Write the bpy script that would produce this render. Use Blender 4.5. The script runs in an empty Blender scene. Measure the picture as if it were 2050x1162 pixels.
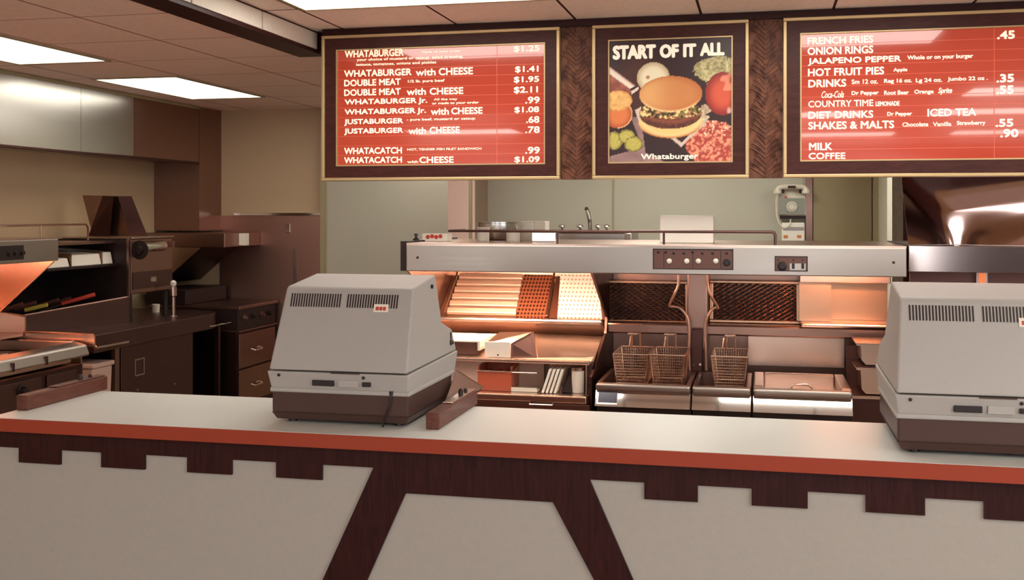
import bpy, bmesh, math, random
from mathutils import Vector, Matrix
random.seed(7)
C = bpy.context.scene
COL = C.collection

# ------------------------------------------------------------------ camera
F, YH, H = 2184.0, 427.6, 1.62            # focal length (px of a 2050 wide frame), horizon row, eye height
YAW = math.radians(13.0)
SN, CS = math.sin(YAW), math.cos(YAW)
cam_d = bpy.data.cameras.new('camera')
cam = bpy.data.objects.new('camera', cam_d); COL.objects.link(cam)
cam.location = (0, 0, H); cam.rotation_euler = (math.pi / 2, 0, YAW)
cam_d.sensor_fit = 'HORIZONTAL'; cam_d.sensor_width = 36
cam_d.lens = 36 * F / 2050
cam_d.shift_y = -(581 - YH) / 2050
cam_d.clip_start = 0.05; cam_d.clip_end = 100
C.camera = cam

# ------------------------------------------------------------------ world, exposure
w = bpy.data.worlds.new('world'); C.world = w; w.use_nodes = True
bg = w.node_tree.nodes['Background']
bg.inputs[0].default_value = (0.97, 0.99, 1.0, 1); bg.inputs[1].default_value = 4.5
vs = C.view_settings
vs.view_transform = 'Standard'; vs.look = 'None'; vs.exposure = 0.0; vs.gamma = 1.0
vs.use_curve_mapping = False
LAMP = 15.0        # fluorescent diffusers
HEAT = 190.0        # heat strips under the hoods

# ------------------------------------------------------------------ view helpers: a photo pixel seen on a real plane
def ray(x, y):
    t = (x - 1025) / F
    return CS * t - SN, CS + SN * t, (YH - y) / F
def on_y(x, y, Y):
    dx, dy, dz = ray(x, y); k = Y / dy
    return Vector((dx * k, Y, H + dz * k))
def on_x(x, y, X):
    dx, dy, dz = ray(x, y); k = X / dx
    return Vector((X, dy * k, H + dz * k))
def on_z(x, y, Z):
    dx, dy, dz = ray(x, y); k = (Z - H) / dz
    return Vector((dx * k, dy * k, Z))

# ------------------------------------------------------------------ materials
def srgb(r, g, b):
    f = lambda c: (c / 255 / 12.92) if c / 255 <= 0.04045 else ((c / 255 + 0.055) / 1.055) ** 2.4
    return (f(r), f(g), f(b), 1)
def mat(name, col, rough=0.5, metal=0.0, var=0.0, scale=(20, 20, 20), bump=0.0, rvar=0.0, coat=0.0, emit=None, es=0.0, detail=3.0, spec=0.5, bdist=0.004):
    m = bpy.data.materials.new(name); m.use_nodes = True
    nt = m.node_tree; N = nt.nodes; L = nt.links
    p = N['Principled BSDF']
    p.inputs['Base Color'].default_value = col; p.inputs['Roughness'].default_value = rough
    p.inputs['Metallic'].default_value = metal; p.inputs['Coat Weight'].default_value = coat
    p.inputs['Coat Roughness'].default_value = 0.03
    p.inputs['Specular IOR Level'].default_value = spec
    if emit:
        p.inputs['Emission Color'].default_value = emit; p.inputs['Emission Strength'].default_value = es
    if var or bump or rvar:
        tc = N.new('ShaderNodeTexCoord'); mp = N.new('ShaderNodeMapping'); nz = N.new('ShaderNodeTexNoise')
        mp.inputs['Scale'].default_value = scale
        nz.inputs['Scale'].default_value = 1.0; nz.inputs['Detail'].default_value = detail
        L.new(tc.outputs['Object'], mp.inputs[0]); L.new(mp.outputs[0], nz.inputs['Vector'])
        if var:
            mx = N.new('ShaderNodeMix'); mx.data_type = 'RGBA'
            mx.inputs['A'].default_value = tuple(c * (1 - var) for c in col[:3]) + (1,)
            mx.inputs['B'].default_value = tuple(min(1, c * (1 + var)) for c in col[:3]) + (1,)
            L.new(nz.outputs['Fac'], mx.inputs['Factor']); L.new(mx.outputs['Result'], p.inputs['Base Color'])
        if bump:
            b = N.new('ShaderNodeBump'); b.inputs['Strength'].default_value = bump; b.inputs['Distance'].default_value = bdist
            L.new(nz.outputs['Fac'], b.inputs['Height']); L.new(b.outputs[0], p.inputs['Normal'])
        if rvar:
            mr = N.new('ShaderNodeMapRange')
            mr.inputs['To Min'].default_value = max(0.02, rough - rvar); mr.inputs['To Max'].default_value = rough + rvar
            L.new(nz.outputs['Fac'], mr.inputs['Value']); L.new(mr.outputs[0], p.inputs['Roughness'])
    return m
def wood(name, c1, c2, scale=(6, 6, 1.2), rough=0.42):
    m = mat(name, c1, rough, spec=0.2); nt = m.node_tree; N = nt.nodes; L = nt.links; p = N['Principled BSDF']
    tc = N.new('ShaderNodeTexCoord'); mp = N.new('ShaderNodeMapping'); mp.inputs['Scale'].default_value = scale
    nz = N.new('ShaderNodeTexNoise'); nz.inputs['Scale'].default_value = 9; nz.inputs['Detail'].default_value = 6; nz.inputs['Distortion'].default_value = 1.2
    cr = N.new('ShaderNodeValToRGB'); cr.color_ramp.elements[0].color = c1; cr.color_ramp.elements[1].color = c2
    cr.color_ramp.elements[0].position = 0.35; cr.color_ramp.elements[1].position = 0.7
    L.new(tc.outputs['Object'], mp.inputs[0]); L.new(mp.outputs[0], nz.inputs['Vector'])
    L.new(nz.outputs['Fac'], cr.inputs[0]); L.new(cr.outputs[0], p.inputs['Base Color'])
    return m
def tile_mat(name, col, line, sx, sy, ox, oy, lw, rough=0.9, bump=0.25, rowfac=1.0, spots=True):
    """square tiles on the XY plane with seams lw wide"""
    m = mat(name, col, rough, spec=0.2); nt = m.node_tree; N = nt.nodes; L = nt.links; p = N['Principled BSDF']
    tc = N.new('ShaderNodeTexCoord'); sep = N.new('ShaderNodeSeparateXYZ'); L.new(tc.outputs['Object'], sep.inputs[0])
    def seam(out, size, off, width):
        a = N.new('ShaderNodeMath'); a.operation = 'SUBTRACT'; L.new(out, a.inputs[0]); a.inputs[1].default_value = off - size / 2
        b = N.new('ShaderNodeMath'); b.operation = 'FLOORED_MODULO'; L.new(a.outputs[0], b.inputs[0]); b.inputs[1].default_value = size
        c = N.new('ShaderNodeMath'); c.operation = 'SUBTRACT'; L.new(b.outputs[0], c.inputs[0]); c.inputs[1].default_value = size / 2
        d = N.new('ShaderNodeMath'); d.operation = 'ABSOLUTE'; L.new(c.outputs[0], d.inputs[0])
        e = N.new('ShaderNodeMath'); e.operation = 'LESS_THAN'; L.new(d.outputs[0], e.inputs[0]); e.inputs[1].default_value = width / 2
        return e.outputs[0]
    s1 = seam(sep.outputs[0], sx, ox, lw); s2 = seam(sep.outputs[1], sy, oy, lw * rowfac)
    mxm = N.new('ShaderNodeMath'); mxm.operation = 'MAXIMUM'; L.new(s1, mxm.inputs[0]); L.new(s2, mxm.inputs[1])
    nz = N.new('ShaderNodeTexNoise'); nz.inputs['Scale'].default_value = 55; nz.inputs['Detail'].default_value = 4
    L.new(tc.outputs['Object'], nz.inputs['Vector'])
    vr = N.new('ShaderNodeMix'); vr.data_type = 'RGBA'
    vr.inputs['A'].default_value = tuple(c * 0.85 for c in col[:3]) + (1,); vr.inputs['B'].default_value = tuple(min(1, c * 1.13) for c in col[:3]) + (1,)
    L.new(nz.outputs['Fac'], vr.inputs['Factor'])
    mx = N.new('ShaderNodeMix'); mx.data_type = 'RGBA'; L.new(mxm.outputs[0], mx.inputs['Factor'])
    L.new(vr.outputs['Result'], mx.inputs['A']); mx.inputs['B'].default_value = line
    L.new(mx.outputs['Result'], p.inputs['Base Color'])
    bp = N.new('ShaderNodeBump'); bp.inputs['Strength'].default_value = bump; bp.inputs['Distance'].default_value = 0.004
    L.new(nz.outputs['Fac'], bp.inputs['Height']); L.new(bp.outputs[0], p.inputs['Normal'])
    return m

M = {}
M['wall'] = mat('painted_wall', srgb(180, 176, 158), 0.55, var=0.03, scale=(3, 3, 3))
M['wall_tan_dim'] = mat('dim_tan_wall', srgb(190, 164, 132), 0.5, var=0.03, scale=(3, 3, 3))  # tan panel finish, with the left side's weaker light put into the colour
M['door'] = mat('tan_door', srgb(150, 134, 100), 0.5, var=0.03)
M['trim_tan'] = mat('tan_trim', srgb(160, 146, 112), 0.5)
M['trim_lit'] = mat('lit_trim', srgb(214, 210, 188), 0.4)  # brightly lit jamb, the light put into its paler colour
M['ceil_f'] = tile_mat('ceiling_tile_front', srgb(246, 230, 218), srgb(60, 28, 24), 0.574, 0.574, -0.85, 4.47, 0.012)
M['ceil_b'] = tile_mat('ceiling_tile_back', srgb(236, 214, 200), srgb(120, 70, 55), 0.585, 0.61, -3.34, 3.98, 0.010, rowfac=0.7)
M['floor'] = tile_mat('quarry_tile', srgb(150, 128, 118), srgb(105, 85, 76), 0.15, 0.15, 0, 0, 0.006, rough=0.45)
M['laminate'] = mat('white_laminate', srgb(222, 225, 220), 0.28, spec=0.3, var=0.015, scale=(8, 8, 8))
M['front'] = mat('textured_front_panel', srgb(168, 163, 155), 0.6, var=0.06, scale=(60, 60, 60), bump=0.12)
M['orange'] = mat('orange_edge', srgb(154, 62, 40), 0.4, spec=0.3, var=0.04, scale=(15, 15, 15))
M['walnut'] = wood('dark_walnut', srgb(40, 13, 13), srgb(58, 24, 22), (9, 9, 0.8))
M['walnut_h'] = wood('dark_walnut_level', srgb(40, 13, 13), srgb(58, 24, 22), (0.8, 9, 9))
M['frame'] = wood('board_wood', srgb(60, 27, 24), srgb(76, 38, 32), (1.5, 4, 6), 0.4)
M['rail_wood'] = wood('rail_wood', srgb(92, 54, 45), srgb(110, 68, 56), (6, 1, 6), 0.4)
M['gold'] = mat('gold_moulding', srgb(196, 168, 122), 0.35, metal=0.45)
M['carved'] = wood('carved_walnut', srgb(78, 44, 34), srgb(136, 88, 66), (2.0, 2.0, 1.2), 0.45)
M['steel'] = mat('brushed_steel', (0.60, 0.46, 0.39, 1), 0.25, 1.0, rvar=0.02, scale=(3, 3, 60))
M['steel_h'] = mat('brushed_steel_flat', (0.64, 0.47, 0.39, 1), 0.27, 1.0)  # warm cast of the heat lamps put into the steel colour
M['steel_lip'] = mat('satin_steel', (0.42, 0.37, 0.335, 1), 0.33, 1.0, rvar=0.05, scale=(3, 60, 90))
M['steel_gloss'] = mat('polished_steel', (0.62, 0.47, 0.47, 1), 0.13, 1.0)
M['steel_mid'] = mat('shade_toned_steel', (0.34, 0.205, 0.165, 1), 0.30, 1.0, rvar=0.03, scale=(5, 5, 60))  # reddish cast of the dim kitchen put into the steel colour
M['steel_dark'] = mat('shaded_steel', (0.10, 0.05, 0.045, 1), 0.36, 1.0, rvar=0.08, scale=(8, 8, 30))  # plain steel darkened, the kitchen's shade put into its colour
M['hood_steel'] = mat('hood_sheet_steel', (0.58, 0.58, 0.56, 1), 0.24, 1.0, rvar=0.03, scale=(2, 2, 30))
M['chrome'] = mat('chrome', (0.8, 0.78, 0.75, 1), 0.12, 1.0)
M['steel_dk2'] = mat('dim_steel', (0.15, 0.085, 0.075, 1), 0.38, 1.0, rvar=0.08, scale=(8, 8, 30))  # same steel, dim surroundings put into its colour
M['iron'] = mat('dark_iron', srgb(40, 24, 23), 0.45, 0.2, var=0.1)
M['black'] = mat('black_plastic', srgb(26, 16, 16), 0.4)
M['brass_wire'] = mat('wire', (0.44, 0.27, 0.19, 1), 0.3, 1.0)
M['beige'] = mat('beige_plastic', srgb(170, 166, 162), 0.5, var=0.05, scale=(160, 160, 160), bump=0.08, bdist=0.001)
M['brown_base'] = mat('brown_plastic', srgb(76, 54, 48), 0.5, spec=0.3, var=0.05, scale=(140, 140, 140), bump=0.08, bdist=0.001)
M['white'] = mat('white_paint', srgb(232, 226, 212), 0.45)
M['paper'] = mat('white_paper', srgb(236, 228, 214), 0.7, var=0.04)
M['pale_bin'] = mat('pale_plastic', srgb(190, 160, 146), 0.5)
M['phone'] = mat('phone_plastic', srgb(214, 206, 188), 0.35)
M['phone_grey'] = mat('phone_grey', srgb(140, 140, 128), 0.4)
M['wire_rod'] = mat('wire_rod', (0.70, 0.48, 0.36, 1), 0.3, 1.0)
M['plate'] = mat('control_plate', srgb(106, 74, 66), 0.4, 0.5)
M['red'] = mat('red_print', srgb(190, 60, 44), 0.5)
M['red_bin'] = mat('red_acrylic', srgb(178, 92, 68), 0.3)
M['amber'] = mat('amber_bits', srgb(206, 120, 70), 0.4)
M['yellow'] = mat('yellow_handle', srgb(190, 170, 70), 0.45)
M['rubber'] = mat('rubber_hose', (0.5, 0.33, 0.26, 1), 0.35, 0.8)
M['purple'] = mat('display_glass', srgb(44, 32, 60), 0.15)
M['bulk'] = mat('bulkhead_panel', srgb(206, 196, 182), 0.55, var=0.12, scale=(90, 90, 90), bump=0.3)
M['diffuser'] = mat('lamp_diffuser', srgb(250, 246, 232), 0.4, emit=(1.0, 0.95, 0.86, 1), es=LAMP)
M['diffuser_dim'] = mat('lamp_diffuser_weak', srgb(250, 246, 232), 0.4, emit=(1.0, 0.92, 0.78, 1), es=4.0)  # weaker strength, set to keep the left kitchen dim
M['steel_chute'] = mat('satin_chute_steel', (0.72, 0.56, 0.46, 1), 0.5, 1.0)
M['diffuser_mid'] = mat('lamp_diffuser_left', srgb(250, 246, 232), 0.4, emit=(1.0, 0.95, 0.86, 1), es=6.5)
M['diffuser_hot'] = mat('lamp_diffuser_fill', srgb(250, 246, 232), 0.4, emit=(1.0, 0.96, 0.86, 1), es=14)  # stronger glow for the added kitchen lights
M['bright_white'] = mat('glossy_white_card', srgb(250, 246, 236), 0.4)
M['diffuser_row'] = mat('lamp_diffuser_counter', srgb(250, 246, 232), 0.4, emit=(1.0, 0.96, 0.88, 1), es=9.0)
M['clad_steel'] = mat('reddish_clad_steel', (0.46, 0.27, 0.22, 1), 0.38, 1.0)
M['heat'] = mat('heat_strip_glow', srgb(255, 190, 140), 0.4, emit=(1.0, 0.58, 0.38, 1), es=HEAT)
M['heat_right'] = mat('soft_heat_strip_glow', srgb(255, 170, 120), 0.4, emit=(1.0, 0.45, 0.24, 1), es=HEAT * 0.4)
M['heat_left'] = mat('dull_heat_strip_glow', srgb(255, 150, 100), 0.4, emit=(1.0, 0.36, 0.17, 1), es=HEAT * 0.26)
M['heat_red'] = mat('heat_element', srgb(230, 110, 60), 0.4, emit=(1.0, 0.26, 0.08, 1), es=0.6)
M['menu_red'] = mat('menu_red_panel', srgb(170, 62, 44), 0.12, coat=0.85, spec=0.35, emit=srgb(186, 70, 46), es=0.30, bump=0.25, scale=(2.2, 2.2, 6), bdist=0.010, detail=0.5)
M['menu_strip'] = mat('menu_strip_edge', srgb(200, 92, 70), 0.2, emit=srgb(206, 88, 64), es=0.3)
M['letters'] = mat('cream_letters', srgb(250, 238, 212), 0.4, emit=srgb(255, 240, 208), es=0.6)
M['poster_text'] = mat('poster_letters', srgb(244, 232, 212), 0.4, emit=srgb(248, 234, 210), es=0.35)
M['steel_gloss_flat'] = mat('bright_steel_front', (0.72, 0.68, 0.65, 1), 0.06, 1.0)
M['oil'] = mat('dark_oil', srgb(46, 24, 16), 0.08)
M['amber_steel'] = mat('heat_glow_steel', (0.58, 0.36, 0.24, 1), 0.35, 1.0)  # copper glow of the heat lamps put into the steel colour
M['chrome_dark'] = mat('dull_chrome', (0.35, 0.3, 0.27, 1), 0.3, 1.0)
M['steel_gloss2'] = mat('polished_steel_lip', (0.55, 0.46, 0.44, 1), 0.12, 1.0)

def perforated(name, col, hole, step, r, metal=1.0, rough=0.3):
    m = mat(name, col, rough, metal); nt = m.node_tree; N = nt.nodes; L = nt.links; p = N['Principled BSDF']
    tc = N.new('ShaderNodeTexCoord'); mp = N.new('ShaderNodeMapping'); mp.inputs['Scale'].default_value = (1 / step, 0, 1 / step)
    fr = N.new('ShaderNodeVectorMath'); fr.operation = 'FRACTION'
    sb = N.new('ShaderNodeVectorMath'); sb.operation = 'SUBTRACT'; sb.inputs[1].default_value = (0.5, 0, 0.5)
    ln = N.new('ShaderNodeVectorMath'); ln.operation = 'LENGTH'
    lt = N.new('ShaderNodeMath'); lt.operation = 'LESS_THAN'; lt.inputs[1].default_value = r
    L.new(tc.outputs['Object'], mp.inputs[0]); L.new(mp.outputs[0], fr.inputs[0]); L.new(fr.outputs[0], sb.inputs[0])
    L.new(sb.outputs[0], ln.inputs[0]); L.new(ln.outputs['Value'], lt.inputs[0])
    mx = N.new('ShaderNodeMix'); mx.data_type = 'RGBA'; mx.inputs['A'].default_value = col; mx.inputs['B'].default_value = hole
    L.new(lt.outputs[0], mx.inputs['Factor']); L.new(mx.outputs['Result'], p.inputs['Base Color'])
    return m
M['perf_white'] = perforated('perforated_pale', srgb(236, 230, 226), srgb(170, 136, 120), 0.020, 0.22, 0.0, 0.35)
M['perf_brown'] = perforated('perforated_brown', srgb(176, 112, 82), srgb(70, 34, 24), 0.018, 0.33, 0.6, 0.35)

# ------------------------------------------------------------------ mesh builder
WLOC = {}
class MB:
    def __init__(s): s.bm = bmesh.new()
    def box(s, x0, x1, y0, y1, z0, z1, bev=0.0, seg=2):
        x0, x1 = min(x0, x1), max(x0, x1); y0, y1 = min(y0, y1), max(y0, y1); z0, z1 = min(z0, z1), max(z0, z1)
        t = bmesh.new()
        bmesh.ops.create_cube(t, size=1, matrix=Matrix.Translation(((x0 + x1) / 2, (y0 + y1) / 2, (z0 + z1) / 2)) @ Matrix.Diagonal((x1 - x0, y1 - y0, z1 - z0, 1)))
        if bev: bmesh.ops.bevel(t, geom=t.edges[:], offset=bev, segments=seg, affect='EDGES', profile=0.5)
        return s._add(t)
    def _add(s, t):
        me = bpy.data.meshes.new('tmp'); t.to_mesh(me); t.free(); s.bm.from_mesh(me); bpy.data.meshes.remove(me); return s
    def prism(s, pts, vec, bev=0.0, seg=2):
        t = bmesh.new(); vec = Vector(vec)
        a = [t.verts.new(Vector(p)) for p in pts]; b = [t.verts.new(Vector(p) + vec) for p in pts]
        n = len(a); t.faces.new(a); t.faces.new(b[::-1])
        for i in range(n): t.faces.new((a[i], b[i], b[(i + 1) % n], a[(i + 1) % n]))
        bmesh.ops.recalc_face_normals(t, faces=t.faces[:])
        if bev: bmesh.ops.bevel(t, geom=t.edges[:], offset=bev, segments=seg, affect='EDGES', profile=0.5)
        return s._add(t)
    def hexa(s, a, b, bev=0.0):
        """a: 4 points, b: 4 matching points"""
        t = bmesh.new(); va = [t.verts.new(Vector(p)) for p in a]; vb = [t.verts.new(Vector(p)) for p in b]
        t.faces.new(va); t.faces.new(vb[::-1])
        for i in range(len(va)): t.faces.new((va[i], vb[i], vb[(i + 1) % len(va)], va[(i + 1) % len(va)]))
        bmesh.ops.recalc_face_normals(t, faces=t.faces[:])
        if bev: bmesh.ops.bevel(t, geom=t.edges[:], offset=bev, segments=2, affect='EDGES', profile=0.5)
        return s._add(t)
    def plate(s, pts, th):
        """flat sheet through pts, thickness th along its normal"""
        pts = [Vector(p) for p in pts]; n = (pts[1] - pts[0]).cross(pts[2] - pts[0]).normalized()
        return s.prism(pts, n * th)
    def tube(s, pts, r, seg=8, closed=False, smooth_pts=0):
        pts = [Vector(p) for p in pts]
        if smooth_pts:
            q = []
            for i in range(len(pts) - 1):
                p0 = pts[max(i - 1, 0)]; p1 = pts[i]; p2 = pts[i + 1]; p3 = pts[min(i + 2, len(pts) - 1)]
                for k in range(smooth_pts):
                    u = k / smooth_pts
                    q.append(0.5 * ((2 * p1) + (p2 - p0) * u + (2 * p0 - 5 * p1 + 4 * p2 - p3) * u * u + (3 * p1 - p0 - 3 * p2 + p3) * u ** 3))
            q.append(pts[-1]); pts = q
        t = bmesh.new(); rings = []; n = len(pts); up = Vector((0.13, 0.31, 0.94))
        for i, p in enumerate(pts):
            if closed: d = pts[(i + 1) % n] - pts[i - 1]
            else: d = pts[min(i + 1, n - 1)] - pts[max(i - 1, 0)]
            d.normalize(); a = d.cross(up)
            if a.length < 1e-3: a = d.cross(Vector((1, 0, 0)))
            a.normalize(); b = d.cross(a)
            rings.append([t.verts.new(p + (a * math.cos(2 * math.pi * k / seg) + b * math.sin(2 * math.pi * k / seg)) * r) for k in range(seg)])
        for i in range(n if closed else n - 1):
            A, B = rings[i], rings[(i + 1) % n]
            for k in range(seg): t.faces.new((A[k], A[(k + 1) % seg], B[(k + 1) % seg], B[k]))
        if not closed: t.faces.new(rings[0][::-1]); t.faces.new(rings[-1])
        bmesh.ops.recalc_face_normals(t, faces=t.faces[:])
        return s._add(t)
    def lathe(s, c, prof, seg=24, axis='z'):
        t = bmesh.new(); rings = []; c = Vector(c)
        ax = {'z': (Vector((1, 0, 0)), Vector((0, 1, 0)), Vector((0, 0, 1))), 'y': (Vector((1, 0, 0)), Vector((0, 0, 1)), Vector((0, -1, 0))), 'x': (Vector((0, 1, 0)), Vector((0, 0, 1)), Vector((1, 0, 0)))}[axis]
        for r, h in prof:
            rings.append([t.verts.new(c + ax[2] * h + (ax[0] * math.cos(2 * math.pi * k / seg) + ax[1] * math.sin(2 * math.pi * k / seg)) * max(r, 1e-4)) for k in range(seg)])
        for A, B in zip(rings, rings[1:]):
            for k in range(seg): t.faces.new((A[k], A[(k + 1) % seg], B[(k + 1) % seg], B[k]))
        t.faces.new(rings[0][::-1]); t.faces.new(rings[-1])
        bmesh.ops.recalc_face_normals(t, faces=t.faces[:])
        return s._add(t)
    def build(s, name, m, parent=None, smooth=None, origin=None):
        bm = s.bm
        if parent is not None: off = WLOC[parent.name]
        elif origin is not None: off = Vector(origin)
        else:
            cs = [v.co for v in bm.verts]
            off = Vector(((min(c.x for c in cs) + max(c.x for c in cs)) / 2, (min(c.y for c in cs) + max(c.y for c in cs)) / 2, min(c.z for c in cs)))
        bmesh.ops.translate(bm, verts=bm.verts[:], vec=-off)
        me = bpy.data.meshes.new(name); bm.to_mesh(me); bm.free(); me.materials.append(M[m] if isinstance(m, str) else m)
        o = bpy.data.objects.new(name, me); COL.objects.link(o)
        if smooth:
            me.polygons.foreach_set('use_smooth', [True] * len(me.polygons)); me.set_sharp_from_angle(angle=math.radians(smooth))
        if parent is not None: o.parent = parent
        else: o.location = off
        WLOC[o.name] = off
        return o
def tag(o, label, cat, group=None):
    o['label'] = label; o['category'] = cat
    if group: o['group'] = group
    return o
def thing(name, label, cat, loc, group=None):
    o = bpy.data.objects.new(name, None); o.empty_display_size = 0.1; COL.objects.link(o); o.location = loc
    WLOC[o.name] = Vector(loc)
    return tag(o, label, cat, group)
def struct(o): o['kind'] = 'structure'; return o
def copy_tree(o, parent=None):
    c = o.copy(); COL.objects.link(c)
    if parent is not None: c.parent = parent
    for ch in list(o.children): copy_tree(ch, c)
    return c
def text_into(mb, s, x0, x1, z0, z1, y, bold=0.0, shear=0.0):
    cu = bpy.data.curves.new('t', 'FONT'); cu.body = s; cu.resolution_u = 3; cu.shear = shear
    ob = bpy.data.objects.new('t', cu); COL.objects.link(ob)
    dg = bpy.context.evaluated_depsgraph_get(); ev = ob.evaluated_get(dg); me = ev.to_mesh()
    xs = [v.co.x for v in me.vertices]; ys = [v.co.y for v in me.vertices]
    ax, bx, ay, by = min(xs), max(xs), min(ys), max(ys)
    q = bold * (z1 - z0)
    for k, (sx, sz) in enumerate(((0, 0), (q, 0), (-q, 0), (0, q), (0, -q), (q * .7, q * .7), (-q * .7, q * .7), (q * .7, -q * .7), (-q * .7, -q * .7)) if bold else ((0, 0),)):
        vs_ = [mb.bm.verts.new((x0 + q + sx + (v.co.x - ax) / (bx - ax) * (x1 - x0 - 2 * q), y - k * 0.00004, z0 + q + sz + (v.co.y - ay) / (by - ay) * (z1 - z0 - 2 * q))) for v in me.vertices]
        for p in me.polygons: mb.bm.faces.new([vs_[i] for i in p.vertices])
    ev.to_mesh_clear(); bpy.data.objects.remove(ob); bpy.data.curves.remove(cu)

# ================================================================== SETTING
CF, CB = 2.52, 2.43            # front and kitchen ceiling heights
BY = 4.98                      # plane of the menu boards
WY = 7.87                      # back wall
WX = -4.55                     # left wall
struct(MB().box(-6, 4.5, -5, 8.2, -0.1, 0).build('floor', 'floor', origin=(0, 0, 0)))
struct(MB().box(-2.16, 4.5, -5, 5.06, CF, CF + 0.06).build('ceiling', 'ceil_f', origin=(0, 0, 0)))
mb = MB().box(-6, -2.30, -5, 8.2, CB, CB + 0.06).box(-2.30, 4.5, 5.16, 8.2, CB, CB + 0.06)
struct(mb.build('ceiling_kitchen', 'ceil_b', origin=(0, 0, 0)))
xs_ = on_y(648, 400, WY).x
struct(MB().box(-6, xs_, WY, WY + 0.1, 0, CB).build('wall_back', 'wall_tan_dim', origin=(0, 0, 0)))
struct(MB().box(xs_, 4.5, WY, WY + 0.1, 0, CB).build('wall_back', 'wall', origin=(0, 0, 0)))
struct(MB().box(WX - 0.1, WX, -5, WY, 0, CB).build('wall_left', 'wall_tan_dim', origin=(0, 0, 0)))
struct(MB().box(4.0, 4.1, -5, WY, 0, 0.75).box(4.0, 4.1, -5, WY, 2.3, 2.6).box(4.0, 4.1, 1.8, WY, 0.75, 2.3).box(4.0, 4.1, -5, -4.4, 0.75, 2.3).build('wall_right', 'wall', origin=(0, 0, 0)))
# header above the boards closes the step between the two ceilings
struct(MB().box(-2.156, 4.0, 5.062, 5.16, 2.42, 2.60).build('wall_header', 'walnut_h', origin=(0, 0, 0)))
# bulkhead beam with textured panels, running towards the dining room
mb = MB()
ys = [5.04 - 0.61 * i for i in range(0, 14)]
for a, b in zip(ys, ys[1:]): mb.box(-2.165, -2.15, b + 0.006, a - 0.006, 2.432, CF - 0.010)
bk = struct(MB().box(-2.30, -2.158, -4, 5.16, 2.414, 2.60).build('wall_bulkhead', 'walnut_h', origin=(0, 0, 0)))
mb.build('textured_panel', 'bulk', bk)
# dining room front with large windows (behind the viewer)
mb = MB()
mb.box(-6, 4.1, -5.1, -5, 0, 0.75).box(-6, 4.1, -5.1, -5, 2.3, 2.6)
for a, b in ((-6, -5.2), (-2.75, -1.15), (2.15, 4.1)): mb.box(a, b, -5.1, -5, 0.75, 2.3)
struct(mb.build('wall_front', 'walnut', origin=(0, 0, 0)))
for i, (a, b) in enumerate(((-5.2, -2.75), (-1.15, 2.15))):
    m = MB()
    for x in (a + 0.03, (a + b) / 2, b - 0.03): m.box(x - 0.03, x + 0.03, -5.08, -5.02, 0.75, 2.3)
    m.box(a, b, -5.08, -5.02, 0.75, 0.81).box(a, b, -5.08, -5.02, 2.24, 2.3)
    struct(m.build('window_%d' % (i + 1), 'steel_mid', origin=(0, 0, 0)))
m = MB()  # unseen side window, added for daylight on the right register
for y in (-4.37, -2.3, -0.3, 1.77): m.box(4.02, 4.08, y - 0.03, y + 0.03, 0.75, 2.3)
m.box(4.02, 4.08, -4.4, 1.8, 0.75, 0.81).box(4.02, 4.08, -4.4, 1.8, 2.24, 2.3)
struct(m.build('window_3', 'steel_mid', origin=(0, 0, 0)))
# wall seams, column, door
struct(MB().box(on_y(1228, 400, WY).x - 0.006, on_y(1228, 400, WY).x + 0.006, WY - 0.006, WY, 0.3, CB).build('trim_1', 'trim_tan', origin=(0, 0, 0)))
struct(MB().box(on_y(646, 400, WY).x, on_y(653, 400, WY).x, WY - 0.05, WY, 0.3, CB).build('trim_2', 'trim_tan', origin=(0, 0, 0)))

# fluorescent fixtures: metal frame and glowing diffuser, recessed in the ceiling
def fixture(x0, x1, y0, y1, z, label, group, m='diffuser'):
    t = thing('ceiling_light', label, 'ceiling light', ((x0 + x1) / 2, (y0 + y1) / 2, z), group)
    MB().box(x0 + 0.02, x1 - 0.02, y0 + 0.02, y1 - 0.02, z - 0.006, z - 0.002).build('diffuser', m, t)
    f = MB()
    f.box(x0, x1, y0, y0 + 0.02, z - 0.008, z - 0.001).box(x0, x1, y1 - 0.02, y1, z - 0.008, z - 0.001)
    f.box(x0, x0 + 0.02, y0 + 0.02, y1 - 0.02, z - 0.008, z - 0.001).box(x1 - 0.02, x1, y0 + 0.02, y1 - 0.02, z - 0.008, z - 0.001)
    f.build('frame', 'trim_tan', t)
    return t
G1 = 'fluorescent ceiling lights over the kitchen'; G2 = 'fluorescent ceiling lights over the counter'
fixture(-3.92, -3.36, 3.97, 5.14, CB, 'glowing ceiling light cut by the left edge of the photo, nearest over the grill line', G1, 'diffuser_dim')
fixture(-3.93, -3.36, 5.80, 6.97, CB, 'glowing ceiling light over the toaster and far end of the grill line', G1, 'diffuser_dim')
fixture(-1.98, -0.84, 3.90, 4.48, CF, 'glowing ceiling light in front of the left menu board', G2, 'diffuser_row')
fixture(-0.28, 0.87, 3.90, 4.48, CF, 'ceiling light mirrored in the top of the right menu board', G2, 'diffuser_row')
fixture(-3.45, -2.33, -0.75, -0.1, CB, 'ceiling light behind the viewer mirrored in the left menu board', G2)
fixture(-0.28, 0.87, -0.55, 0.02, CF, 'ceiling light behind the viewer mirrored in the right menu board', G2)
fixture(1.44, 2.59, -0.55, 0.02, CF, 'added ceiling light behind and right of the viewer', G2)  # unseen, added to brighten the right register and counter front
fixture(1.44, 2.59, 1.1, 1.68, CF, 'added ceiling light right of the viewer above the customers side', G2)  # unseen, added to brighten the right side
fixture(1.44, 2.59, 3.90, 4.48, CF, 'added ceiling light beyond the right edge over the counter', G2, 'diffuser_row')  # out of view, added for light over the counter
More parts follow.
